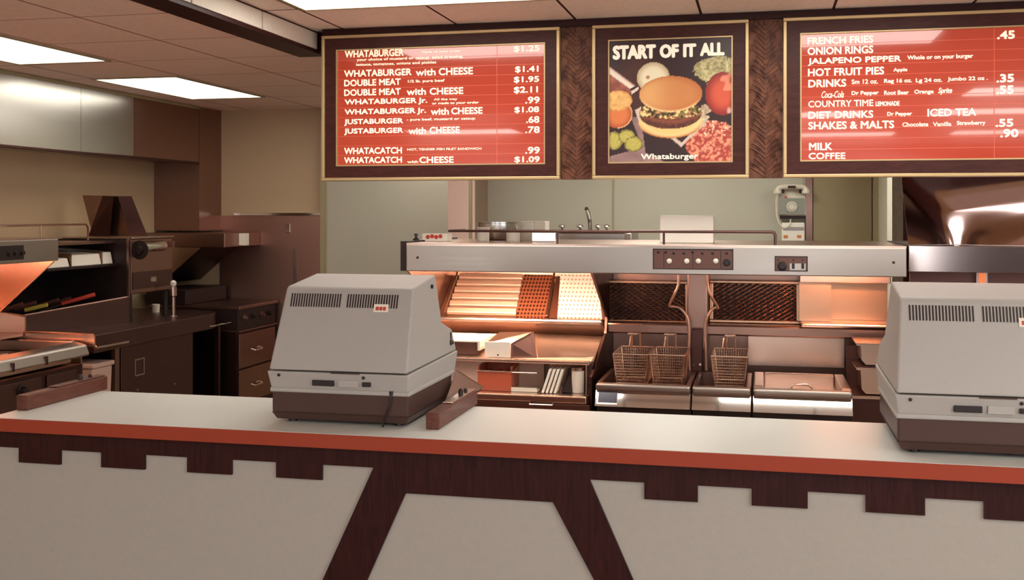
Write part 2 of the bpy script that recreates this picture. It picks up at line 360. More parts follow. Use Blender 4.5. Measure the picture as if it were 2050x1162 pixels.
for k, x in enumerate((-1.43, 0.29, 2.01)): fixture(x, x + 1.15, -3.2, -2.6, CF, ('leftmost', 'middle', 'rightmost')[k] + ' added dining room ceiling light far behind the viewer', 'added fluorescent ceiling lights over the dining room')  # unseen row added for front light on the counter
fixture(-2.62, -2.05, 6.75, 7.78, CB, 'kitchen ceiling light hidden behind the left menu board', G1, 'diffuser_mid')
fixture(-0.90, -0.33, 6.0, 7.2, CB, 'added kitchen ceiling light hidden behind the burger poster', G1, 'diffuser_hot')  # unseen, added to light the sink wall
fixture(1.0, 1.57, 6.0, 7.2, CB, 'added kitchen ceiling light hidden behind the right menu board', G1, 'diffuser_hot')  # unseen, added for more light on the back wall

# ================================================================== COUNTER
CY, CT = 3.10, 0.95
def counter():
    t = thing('service_counter', 'long white topped service counter with orange edge and dark wood trim', 'counter', (0, 3.35, 0))
    X0, X1 = -2.48, 2.6
    MB().box(X0, X1, CY + 0.004, 3.66, CT - 0.042, CT).build('worktop', 'laminate', t)
    o = MB().box(X0, X1, CY - 0.002, CY + 0.004, CT - 0.043, CT - 0.001).build('edge_band', 'orange', t); o['label'] = 'orange edge band'
    MB().box(X0 - 0.1, X1, CY + 0.045, 3.60, 0.0, CT - 0.0425).build('front_panel', 'front', t)
    MB().box(X0, -0.26, 3.601, 3.615, 0.08, CT - 0.06).build('back_doors', 'rail_wood', t)
    MB().box(-0.255, X1, 3.601, 3.615, 0.08, CT - 0.06).build('back_doors', 'laminate', t)
    yf = CY + 0.045
    P = lambda x, y: on_y(x, y, yf - 0.008)
    z_top = CT - 0.0425
    zs = P(0, 895).z; zt = P(38, 926).z
    fas = MB()
    lx = [38, 121, 203, 290, 375, 464, 553, 645]; rx = [1290, 1397, 1505, 1617, 1733, 1852, 1970]
    per = 0.137
    pts = [(-2.58, z_top), (-2.58, zs)]
    LX = [P(x, 900).x for x in lx]
    for a, b in zip(LX[0::2], LX[1::2]): pts += [(a, zs), (a, zt), (b, zt), (b, zs)]
    zf = 0.08
    def leg(x0, y0, x1, y1):
        a, b = P(x0, y0), P(x1, y1); k = (zf - a.z) / (b.z - a.z); return (a.x + (b.x - a.x) * k, zf)
    ol = P(748, 933); il = P(812, 988); ir = P(1107, 1005); orr = P(1180, 958)
    pts += [(ol.x, zs), leg(748, 933, 645, 1162), leg(812, 988, 735, 1162), (il.x, il.z), (ir.x, il.z), leg(1107, 1005, 1190, 1162), leg(1180, 958, 1268, 1162), (orr.x, zs)]
    RX = [P(x, 980).x for x in rx]; step = RX[-1] - RX[-2]
    while RX[-1] < X1 - 0.3: RX.append(RX[-1] + step)
    if len(RX) % 2: RX.pop()
    for a, b in zip(RX[0::2], RX[1::2]): pts += [(a, zs), (a, zt), (b, zt), (b, zs)]
    pts += [(X1, zs), (X1, z_top)]
    fas.prism([(x, yf - 0.010, z) for x, z in pts], (0, 0.010, 0))
    o = fas.build('wood_fascia', 'walnut', t); o['label'] = 'dark walnut toothed trim with splayed legs'
counter()
for X, lb in ((-2.455, 'wooden end rail on the left end of the counter by the grill'), (-1.0, 'wooden rail on the counter beside the left cash register')):
    t = thing('counter_rail', lb, 'wooden rail', (X, 3.47, CT), 'wooden rails on the counter')
    MB().box(X - 0.022, X + 0.022, 3.235, 3.70, CT, CT + 0.052, 0.004).build('rail', 'rail_wood', t)
    MB().box(X - 0.018, X + 0.018, 3.40, 3.69, CT + 0.0525, CT + 0.057, 0.002).build('rail_plate', 'steel' if X > -2 else 'rail_wood', t)
    MB().lathe((X, 3.56, CT + 0.057), [(0.009, 0), (0.009, 0.012), (0.004, 0.02)], 12).build('stud', 'iron', t)
    MB().lathe((X, 3.62, CT + 0.057), [(0.007, 0), (0.007, 0.008), (0.003, 0.012)], 12).build('stud', 'iron', t)

t = thing('bag_chute', 'bent steel chute between the left register and its wooden rail', 'chute', (-1.035, 3.65, CT))
pts = [Vector(v) for v in ((-1.034, 3.42, 0.953), (-1.027, 3.86, 0.956), (-1.009, 3.90, 0.978), (-1.062, 3.73, 1.062))]
MB().hexa(pts, [v + Vector((-0.003, 0.002, -0.002)) for v in pts]).build('sheet', 'steel_lip', t)
MB().tube([pts[3], pts[2]], 0.003, 6).build('rolled_edge', 'steel', t)

# ================================================================== CASH REGISTERS
def register():
    X0, X1 = -1.535, -1.075
    t = thing('cash_register', 'beige cash register with brown base standing beside the wooden rail on the counter', 'cash register', ((X0 + X1) / 2, 3.45, CT), 'cash registers on the counter')
    B = MB()
    B.hexa([(X0 + 0.012, 3.245, CT + 0.012), (X1 - 0.012, 3.245, CT + 0.012), (X1 - 0.012, 3.70, CT + 0.012), (X0 + 0.012, 3.70, CT + 0.012)],
           [(X0, 3.232, CT + 0.035), (X1, 3.232, CT + 0.035), (X1, 3.71, CT + 0.035), (X0, 3.71, CT + 0.035)])
    B.box(X0, X1, 3.23, 3.71, CT + 0.034, 1.056, 0.007)
    base = B.build('base', 'brown_base', t); base['label'] = 'brown cash drawer base'
    for x in (X0 + 0.05, X1 - 0.05):
        for y in (3.28, 3.66): MB().lathe((x, y, CT), [(0.014, 0), (0.014, 0.014)], 12).build('foot', 'black', base)
    # lower housing with a chamfered foot
    MB().box(X0 - 0.004, X1 + 0.004, 3.224, 3.735, 1.050, 1.064, 0.004).build('ledge', 'beige', t)
    XA, XB = X0 - 0.008, X1 + 0.004
    low = MB().hexa([(XA + 0.008, 3.226, 1.062), (XB - 0.004, 3.226, 1.062), (XB - 0.004, 3.75, 1.062), (XA + 0.008, 3.75, 1.062)],
                    [(XA, 3.212, 1.118), (XB, 3.212, 1.118), (XB, 3.775, 1.128), (XA, 3.775, 1.128)], 0.004).build('lower_housing', 'beige', t)
    # upper housing: a YZ profile swept across with taper
    prof = [(3.216, 1.122), (3.306, 1.372), (3.318, 1.383), (3.545, 1.412), (3.556, 1.404), (3.606, 1.245), (3.728, 1.208), (3.772, 1.130)]
    def row(xa, tap):
        return [(xa + tap * (z - 1.122) / 0.29, y, z) for y, z in prof]
    U = MB().hexa(row(XA + 0.004, 0.022), row(XB - 0.004, -0.012), 0.006)
    up = U.build('upper_housing', 'beige', t)
    # front-face helper on the sloping back panel
    ang = math.atan2(1.372 - 1.122, 3.306 - 3.216)
    def fp(x, z, off): # point on sloping face
        y = 3.216 + (z - 1.122) / 0.25 * 0.09
        return Vector((x, y, z)) + Vector((0, -math.sin(ang), math.cos(ang))) * off
    def fbox(mb, x0, x1, z0, z1, o0, o1):
        mb.hexa([fp(x0, z0, o0), fp(x1, z0, o0), fp(x1, z1, o0), fp(x0, z1, o0)], [fp(x0, z0, o1), fp(x1, z0, o1), fp(x1, z1, o1), fp(x0, z1, o1)])
    for k, (xa, xb) in enumerate(((X0 + 0.036, X0 + 0.212), (X0 + 0.230, X0 + 0.405))):
        v = MB(); n = 20
        fbox(v, xa, xb, 1.316, 1.362, -0.0015, 0.0008)
        vo = v.build('vent', 'beige', up)
        s = MB(); pw = (xb - xa) / n
        for i in range(n): fbox(s, xa + pw * (i + 0.22), xa + pw * (i + 0.78), 1.318, 1.360, 0.0006, 0.0014)
        s.build('slots', 'iron', t)
    st = MB(); fbox(st, X0 + 0.325, X0 + 0.374, 1.306, 1.330, 0.0012, 0.0022); so = st.build('sticker', 'paper', t); so['label'] = 'small white sticker with red print'
    rp = MB()
    for i in range(3): fbox(rp, X0 + 0.332 + i * 0.012, X0 + 0.342 + i * 0.012, 1.311, 1.322, 0.0022, 0.0028)
    rp.build('red_print', 'red', so)
    d = MB().box(X0 + 0.145, X0 + 0.218, 3.212, 3.222, 1.076, 1.094, 0.002); d.build('name_plate', 'black', t)
    MB().box(X0 + 0.312, X0 + 0.340, 3.212, 3.222, 1.078, 1.092, 0.002).build('socket', 'black', t)
    MB().box(X0 + 0.232, X0 + 0.30, 3.214, 3.222, 1.074, 1.096, 0.001).build('label_plate', 'beige', t)
    MB().box(X0 + 0.21, X0 + 0.305, 3.2085, 3.2135, 1.1165, 1.1205).build('seam_slot', 'brown_base', t)
    for x, z in ((X0 + 0.032, 1.106), (X0 + 0.317, 1.106)): MB().lathe((x, 3.216, z), [(0.005, 0), (0.005, 0.004), (0.002, 0.005)], 12, 'y').build('screw', 'iron', t)
    MB().lathe((XB - 0.016, 3.50, 1.375), [(0.007, -0.01), (0.007, 0.007)], 12, 'x').build('screw', 'iron', t)
    MB().lathe((XB - 0.012, 3.70, 1.165), [(0.010, -0.01), (0.010, 0.010), (0.004, 0.018)], 12, 'x').build('key_lock', 'iron', t)
    MB().box(XB - 0.016, XB - 0.004, 3.70, 3.708, 1.175, 1.20).build('key', 'iron', t)
    c = MB().tube([(X1 - 0.055, 3.226, 1.058), (X1 - 0.06, 3.219, 1.02), (X1 - 0.075, 3.220, 0.98), (X1 - 0.082, 3.222, CT + 0.004)], 0.0035, 8, smooth_pts=4)
    c.lathe((X1 - 0.055, 3.226, 1.060), [(0.007, -0.006), (0.007, 0.006)], 10)
    c.build('cord', 'black', t)
    return t
reg = register()
r2 = copy_tree(reg)
r2.location = (reg.location.x + 1.897, reg.location.y - 0.032, CT)
r2['label'] = 'beige cash register with brown base cut off by the right edge of the photo'

# ================================================================== MENU BOARDS
def board(name, x0, x1, z0, z1, label, inner, panel_mat):
    t = thing(name, label, 'menu board' if name == 'menu_board' else 'poster', ((x0 + x1) / 2, BY, z0))
    g = 0.015; d = 0.07
    f = MB()
    for (a, b, c, e) in ((x0, x1, z0, z0 + g), (x0, x1, z1 - g, z1), (x0, x0 + g, z0 + g, z1 - g), (x1 - g, x1, z0 + g, z1 - g)):
        f.box(a, b, BY - 0.012, BY + d, c, e, 0.003)
    o = f.build('gold_moulding', 'gold', t); o['label'] = 'thin gold moulding'
    ix0, ix1, iz0, iz1 = inner
    f = MB()
    for (a, b, c, e) in ((x0 + g, x1 - g, z0 + g, iz0), (x0 + g, x1 - g, iz1, z1 - g), (x0 + g, ix0, iz0, iz1), (ix1, x1 - g, iz0, iz1)):
        f.box(a, b, BY, BY + d, c, e)
    f.build('wood_frame', 'frame', t)
    l = 0.006; f = MB()
    for (a, b, c, e) in ((ix0, ix1, iz0, iz0 + l), (ix0, ix1, iz1 - l, iz1), (ix0, ix0 + l, iz0 + l, iz1 - l), (ix1 - l, ix1, iz0 + l, iz1 - l)):
        f.box(a, b, BY + 0.003, BY + 0.03, c, e)
    f.build('inner_moulding', 'gold', t)
    MB().box(x0 + 0.004, x1 - 0.004, BY + d, BY + d + 0.012, z0 + 0.004, z1 - 0.004).build('back_cover', 'frame', t)
    if panel_mat: MB().box(ix0 + l, ix1 - l, BY + 0.012, BY + 0.03, iz0 + l, iz1 - l).build('panel', panel_mat, t)
    return t
bz0 = on_y(880, 361, BY).z; bz1 = (on_y(645, 72, BY).z + on_y(1120, 55, BY).z) / 2
px = lambda x: on_y(x, 200, BY).x
iz0, iz1 = on_y(880, 331, BY).z, on_y(880, 92, BY).z
bx0, bx1 = px(645), px(1121)
menu = board('menu_board', bx0, bx1, bz0, bz1, 'left red menu board with burger prices beside the bulkhead', (px(672), px(1091), iz0, iz1), 'menu_red')
qx0, qx1 = px(1186), px(1499)
poster = board('poster_board', qx0, qx1, bz0, bz1, 'framed burger poster between the two red menu boards', (px(1217), px(1467), iz0, iz1), None)
rx0 = px(1568); rw = bx1 - bx0
menu2 = board('menu_board', rx0, rx0 + rw, bz0, bz1, 'right red menu board listing onion rings and drinks, cut by the photo edge', (px(1602), rx0 + rw - (px(1602) - rx0), iz0, iz1), 'menu_red')
YT = BY + 0.0105
def rails(t, x0, x1, xs, nrow):
    m = MB(); h = (iz1 - iz0 - 0.012) / nrow
    for i in range(1, nrow): m.box(x0 + 0.008, x1 - 0.008, YT + 0.0005, YT + 0.004, iz0 + 0.006 + h * i - 0.0012, iz0 + 0.006 + h * i + 0.0012)
    m.box(xs - 0.0015, xs + 0.0015, YT + 0.0002, YT + 0.004, iz0 + 0.008, iz1 - 0.008)
    m.build('strip_edge', 'menu_strip', t)
def lettering(t, rows, name, ox, oy, sc, bold=0.0, m='letters', y=YT):
    for r in rows:
        s, u0, u1, v0, v1 = r[:5]
        b = r[5] if len(r) > 5 else bold; sh = r[6] if len(r) > 6 else 0
        a = on_y(ox + u0 / sc, oy + v1 / sc, y); c = on_y(ox + u0 / sc, oy + v0 / sc, y); e = on_y(ox + u1 / sc, oy + v1 / sc, y)
        mb = MB(); text_into(mb, s, a.x, e.x, a.z, c.z, y, b, sh); mb.build(name, m, t)
rails(menu, px(672), px(1091), px(660 + 1385 / 4.15), 12)
lettering(menu, [('WHATABURGER', 125, 615, 172, 232), ('WHATABURGER', 120, 680, 337, 393), ('with', 715, 880, 325, 383), ('CHEESE', 905, 1190, 317, 378),
    ('DOUBLE MEAT', 120, 590, 416, 470), ('DOUBLE MEAT', 120, 590, 496, 550), ('with', 640, 800, 486, 544), ('CHEESE', 830, 1110, 482, 540),
    ('WHATABURGER Jr.', 125, 810, 578, 635), ('WHATABURGER Jr.', 125, 800, 660, 718), ('with', 840, 990, 650, 708), ('CHEESE', 1010, 1270, 646, 703),
    ('JUSTABURGER', 120, 610, 742, 798), ('JUSTABURGER', 120, 610, 820, 876), ('with', 655, 800, 812, 868), ('CHEESE', 830, 1080, 806, 863),
    ('WHATACATCH', 120, 600, 980, 1034), ('WHATACATCH', 120, 600, 1058, 1110), ('CHEESE', 745, 1030, 1054, 1108)], 'item_lettering', 660, 60, 4.15, 0.035)
lettering(menu, [('$1.25', 1530, 1745, 132, 190), ('$1.41', 1540, 1735, 302, 360), ('$1.95', 1530, 1740, 388, 445), ('$2.11', 1530, 1730, 472, 532), ('.99', 1625, 1745, 556, 612),
    ('$1.08', 1535, 1740, 640, 695), ('.68', 1632, 1742, 718, 774), ('.78', 1625, 1745, 802, 858), ('.99', 1625, 1745, 972, 1030), ('$1.09', 1535, 1745, 1052, 1108)], 'price_lettering', 660, 60, 4.15, 0.035)
lettering(menu, [('Made to your order', 770, 1090, 175, 198), ('your choice of mustard or catsup, salad dressing,', 225, 1110, 237, 266), ('lettuce, tomatoes, onions and pickles', 220, 885, 278, 306),
    ('1/2 lb. pure beef', 650, 955, 416, 445), ('All the way', 865, 1060, 568, 592), ('or made to your order', 850, 1240, 600, 626), ('- pure beef, mustard or catsup', 640, 1210, 735, 762),
    ('HOT, TENDER FISH FILET SANDWICH', 645, 1260, 985, 1006), ('with', 645, 735, 1085, 1108)], 'note_lettering', 660, 60, 4.15, 0.03)
rails(menu2, px(1602), rx0 + rw - (px(1602) - rx0), px(1550 + 1425 / 3.228), 12)
lettering(menu2, [('FRENCH FRIES', 215, 640, 178, 226), ('ONION RINGS', 215, 640, 243, 292), ('JALAPENO PEPPER', 218, 820, 312, 362), ('HOT FRUIT PIES', 218, 710, 380, 430), ('DRINKS', 220, 465, 452, 502),
    ('COUNTRY TIME', 220, 640, 588, 630, 0.02), ('LEMONADE', 655, 810, 592, 622), ('DIET DRINKS', 220, 640, 657, 705), ('ICED TEA', 990, 1305, 640, 690),
    ('SHAKES & MALTS', 220, 775, 724, 774), ('MILK', 225, 375, 860, 908), ('COFFEE', 222, 460, 924, 966)], 'item_lettering', 1550, 20, 3.228, 0.035)
lettering(menu2, [('.45', 1440, 1555, 135, 190), ('.35', 1435, 1550, 415, 470), ('.55', 1435, 1548, 490, 545), ('.55', 1430, 1545, 705, 757), ('.90', 1460, 1578, 770, 825)], 'price_lettering', 1550, 20, 3.228, 0.05)
lettering(menu2, [('Whole or on your burger', 860, 1285, 295, 330), ('Apple', 770, 860, 376, 405), ('Sm 12 oz.', 500, 670, 450, 480), ('Reg 16 oz.', 710, 890, 446, 480), ('Lg 24 oz.', 915, 1085, 442, 476),
    ('Jumbo 22 oz .', 1120, 1380, 434, 466), ('Coca-Cola', 305, 450, 526, 570, 0.01, 0.4), ('Dr Pepper', 500, 675, 525, 558), ('Root Beer', 710, 870, 522, 550), ('Orange', 905, 1030, 516, 550), ('Sprite', 1060, 1150, 503, 550, 0.02, 0.25),
    ('Dr Pepper', 730, 890, 660, 692), ('Chocolate', 828, 995, 727, 755), ('Vanilla', 1025, 1145, 725, 752), ('Strawberry', 1180, 1365, 718, 752)], 'note_lettering', 1550, 20, 3.228, 0.03)

# carved wood panels between the boards
def carved_panel(x0, x1, label):
    t = thing('carved_panel', label, 'wood panel', ((x0 + x1) / 2, BY, bz0), 'carved wood panels between the boards')
    MB().box(x0, x1, BY + 0.02, BY + 0.07, bz0, bz1 + 0.02).build('board', 'carved', t)
    c = MB(); xm = (x0 + x1) / 2; hw = (x1 - x0) / 2
    n = 8; hz = (bz1 - bz0) / n
    for k in range(n):
        zc = bz0 + hz * k
        for sgn in (-1, 1):
            for j in range(4):
                r0 = 0.22 + j * 0.2
                pts = []
                for i in range(9):
                    a = i / 8
                    xx = 0.03 + (0.92 - j * 0.13) * math.sin(a * math.pi * 0.62) / 1.0
                    pts.append((xm + sgn * hw * min(0.93, xx), BY + 0.0195 - 0.003 * math.sin(a * math.pi), zc + hz * (0.02 + j * 0.23 + 0.50 * math.sin(a * math.pi * 0.78))))
                c.tube(pts, 0.0035, 5)
    c.build('carving', 'carved', t, 60)
carved_panel(bx1 + 0.002, qx0 - 0.002, 'carved walnut panel between left menu board and burger poster')
carved_panel(qx1 + 0.002, rx0 - 0.002, 'carved walnut panel between burger poster and right menu board')
struct(MB().box(bx0, rx0 + rw, BY + 0.0, BY + 0.07, bz1 + 0.001, CF - 0.002).build('trim_3', 'walnut_h', origin=(0, 0, 0)))

# ---- printed burger picture (a flat print, coloured per vertex)
def smooth(e0, e1, x):
    t = max(0, min(1, (x - e0) / (e1 - e0))); return t * t * (3 - 2 * t)
_rn = random.Random(3); _lat = {}
def vn(x, y, s):
    x *= s; y *= s; i, j = math.floor(x), math.floor(y); u, v = x - i, y - j
    def g(a, b):
        k = (a, b, s)
        if k not in _lat: _lat[k] = _rn.random()
        return _lat[k]
    u = u * u * (3 - 2 * u); v = v * v * (3 - 2 * v)
    return (g(i, j) * (1 - u) + g(i + 1, j) * u) * (1 - v) + (g(i, j + 1) * (1 - u) + g(i + 1, j + 1) * u) * v
def mixc(a, b, f): return tuple(a[i] + (b[i] - a[i]) * f for i in range(3))
def inpoly(x, y, P):
    r = False; j = len(P) - 1
    for i in range(len(P)):
        if (P[i][1] > y) != (P[j][1] > y) and x < (P[j][0] - P[i][0]) * (y - P[i][1]) / (P[j][1] - P[i][1]) + P[i][0]: r = not r
        j = i
    return r
def picture(x, y):
    c = mixc((46, 20, 20), (72, 36, 30), smooth(350, 120, abs(x - 330) + abs(y - 420) * 0.7))
    el = lambda cx, cy, rx, ry: ((x - cx) / rx) ** 2 + ((y - cy) / ry) ** 2
    n1, n2, n3 = vn(x, y, 0.02), vn(x, y, 0.045), vn(x, y, 0.09)
    e = el(980, 345, 190, 120) + (n2 - 0.5) * 0.9          # lettuce
    if e < 1 and y > 200 + (1100 - x) * 0.25: c = mixc((110, 96, 52), (222, 212, 158), n2 * 0.6 + n3 * 0.5)
    e = el(450, 395, 138, 128)                              # onion
    if e < 1: c = mixc((232, 220, 188), (196, 172, 132), smooth(0.3, 1, e)); c = mixc(c, (170, 110, 70), smooth(0.6, 0, el(405, 392, 28, 26)))
    if inpoly(x, y, [(70, 285), (300, 462), (262, 512), (70, 372)]): c = mixc((236, 220, 202), (150, 90, 70), smooth(20, 60, abs((y - 285) - (x - 70) * 0.78 - 45)))
    if inpoly(x, y, [(70, 350), (262, 492), (250, 560), (70, 560)]): c = mixc((176, 104, 82), (120, 60, 48), n1)
    if inpoly(x, y, [(262, 505), (325, 470), (330, 492), (268, 532)]): c = (226, 206, 190)
    if inpoly(x, y, [(250, 490), (300, 462), (318, 474), (264, 506)]): c = (40, 20, 20)
    e = el(150, 700, 125, 120)                              # dish with cheese
    if e < 1: c = mixc((214, 120, 66), (176, 78, 46), smooth(0.2, 1, e))
    e = el(150, 585, 122, 88)
    if e < 1: c = mixc((236, 196, 120), (206, 132, 70), n2 * 0.8 + smooth(0.6, 1, e) * 0.4)
    if 0.85 < el(150, 700, 125, 120) < 1 and x > 150: c = (226, 176, 120)
    if inpoly(x, y, [(262, 735), (345, 715), (385, 1030), (560, 1115), (70, 1115), (70, 1060), (360, 985)]): c = mixc((160, 126, 122), (128, 96, 94), n1)
    for (cx, cy, rx, ry) in ((120, 925, 64, 74), (225, 892, 68, 58), (285, 955, 76, 62)):   # pickles
        e = el(cx, cy, rx, ry)
        if e < 1.12: c = mixc((182, 168, 78), (108, 100, 40), smooth(0.5, 1.05, e)); c = mixc(c, (200, 186, 110), 0.5 if n3 > 0.62 else 0)
    e = el(1030, 545, 145, 180)                             # tomato
    if e < 1:
        c = mixc((206, 84, 56), (136, 34, 28), smooth(0.1, 1, e)); c = mixc(c, (236, 150, 116), 0.8 * smooth(0.62, 0.8, vn(x + y * 0.4, y * 0.6, 0.02)) if y < 520 else 0)
        c = mixc(c, (230, 200, 190), smooth(0.5, 0, el(1085, 690, 40, 60)) * 0.8)
    e = el(940, 960, 215, 195) + (n1 - 0.5) * 0.25          # raw beef
    if e < 1: c = mixc((166, 58, 44), (232, 150, 118), smooth(0.45, 0.75, n2 * 0.6 + n3 * 0.5)); c = mixc(c, (242, 214, 186), 1.0 if n3 > 0.8 and y < 900 else 0)
    if inpoly(x, y, [(590, 905), (685, 985), (862, 822), (850, 800), (686, 950), (640, 905)]): c = (206, 184, 166)
    if inpoly(x, y, [(850, 640), (890, 630), (940, 688), (880, 720), (925, 735), (870, 820), (845, 800)]): c = mixc((228, 212, 186), (160, 130, 100), n2)
    if inpoly(x, y, [(296, 668), (345, 640), (360, 840), (340, 800)]): c = (212, 190, 170)
    e = el(595, 775, 268, 135)                              # lower bun
    if e < 1 and y > 690: c = mixc((238, 196, 126), (188, 110, 56), smooth(0.55, 1, e) * smooth(760, 880, y)); c = mixc(c, (246, 214, 152), smooth(30, 0, abs(e - 0.72) * 100) * 0.6)
    e = el(595, 705, 262, 128)                              # filling
    if e < 1: c = mixc((112, 56, 38), (66, 32, 24), n2); c = mixc(c, (150, 80, 54), smooth(40, 0, abs(y - 770 + (x - 595) ** 2 / 900)) * 0.7)
    if e < 0.98 and y < 745 - (x - 595) ** 2 / 2600:
        k = n2 * 0.55 + n3 * 0.5
        c = (60, 34, 24) if k < 0.4 else (124, 118, 58) if k < 0.55 else (186, 96, 66) if k < 0.63 else (232, 208, 140)
    e = el(597, 538, 266, 152)                              # crown bun
    if e < 1:
        c = mixc((230, 178, 116), (188, 108, 56), smooth(400, 800, x + y * 0.2) * 0.7 + smooth(0.3, 1, e) * 0.25)
        c = mixc(c, (246, 212, 152), smooth(0.72, 0.97, e) * smooth(560, 660, y) * 0.9); c = mixc(c, (184, 104, 52), smooth(0.7, 1, e) * smooth(560, 440, y) * 0.5)
    return c
def print_panel():
    a, b = px(1217) + 0.006, px(1467) - 0.006; z0, z1 = iz0 + 0.006, iz1 - 0.006
    nx, ny = 150, 150; me = bpy.data.meshes.new('print'); V = []; FC = []; CC = []
    for j in range(ny + 1):
        for i in range(nx + 1):
            V.append((a + (b - a) * i / nx, BY + 0.012, z0 + (z1 - z0) * j / ny))
            c = picture(78 + 1024 * i / nx, 1108 - 1030 * j / ny); CC += list(srgb(*c))
    for j in range(ny):
        for i in range(nx):
            k = j * (nx + 1) + i; FC.append((k, k + 1, k + nx + 2, k + nx + 1))
    off = WLOC[poster.name]
    me.from_pydata([tuple(Vector(v) - off) for v in V], [], FC); ca = me.color_attributes.new('print_colour', 'FLOAT_COLOR', 'POINT'); ca.data.foreach_set('color', CC)
    m = mat('printed_picture', (1, 1, 1, 1), 0.35, emit=(1, 1, 1, 1), es=0.12); at = m.node_tree.nodes.new('ShaderNodeAttribute'); at.attribute_name = 'print_colour'
    m.node_tree.links.new(at.outputs['Color'], m.node_tree.nodes['Principled BSDF'].inputs['Base Color'])
    m.node_tree.links.new(at.outputs['Color'], m.node_tree.nodes['Principled BSDF'].inputs['Emission Color'])
    me.materials.append(m)
    o = bpy.data.objects.new('print', me); COL.objects.link(o); o.parent = poster; o['label'] = 'printed picture of a burger with onion, lettuce and tomatoes'
    MB().box(a, b, BY + 0.0125, BY + 0.03, z0, z1).build('backing', 'frame', poster)
print_panel()
lettering(poster, [('START', 110, 470, 130, 250), ('OF', 500, 660, 120, 236), ('IT', 695, 805, 115, 228), ('ALL', 835, 1040, 108, 218)], 'headline', 1200, 60, 4.15, 0.07, 'poster_text')
lettering(poster, [('Whataburger', 345, 820, 1030, 1090)], 'footer_lettering', 1200, 60, 4.15, 0.03, 'poster_text')

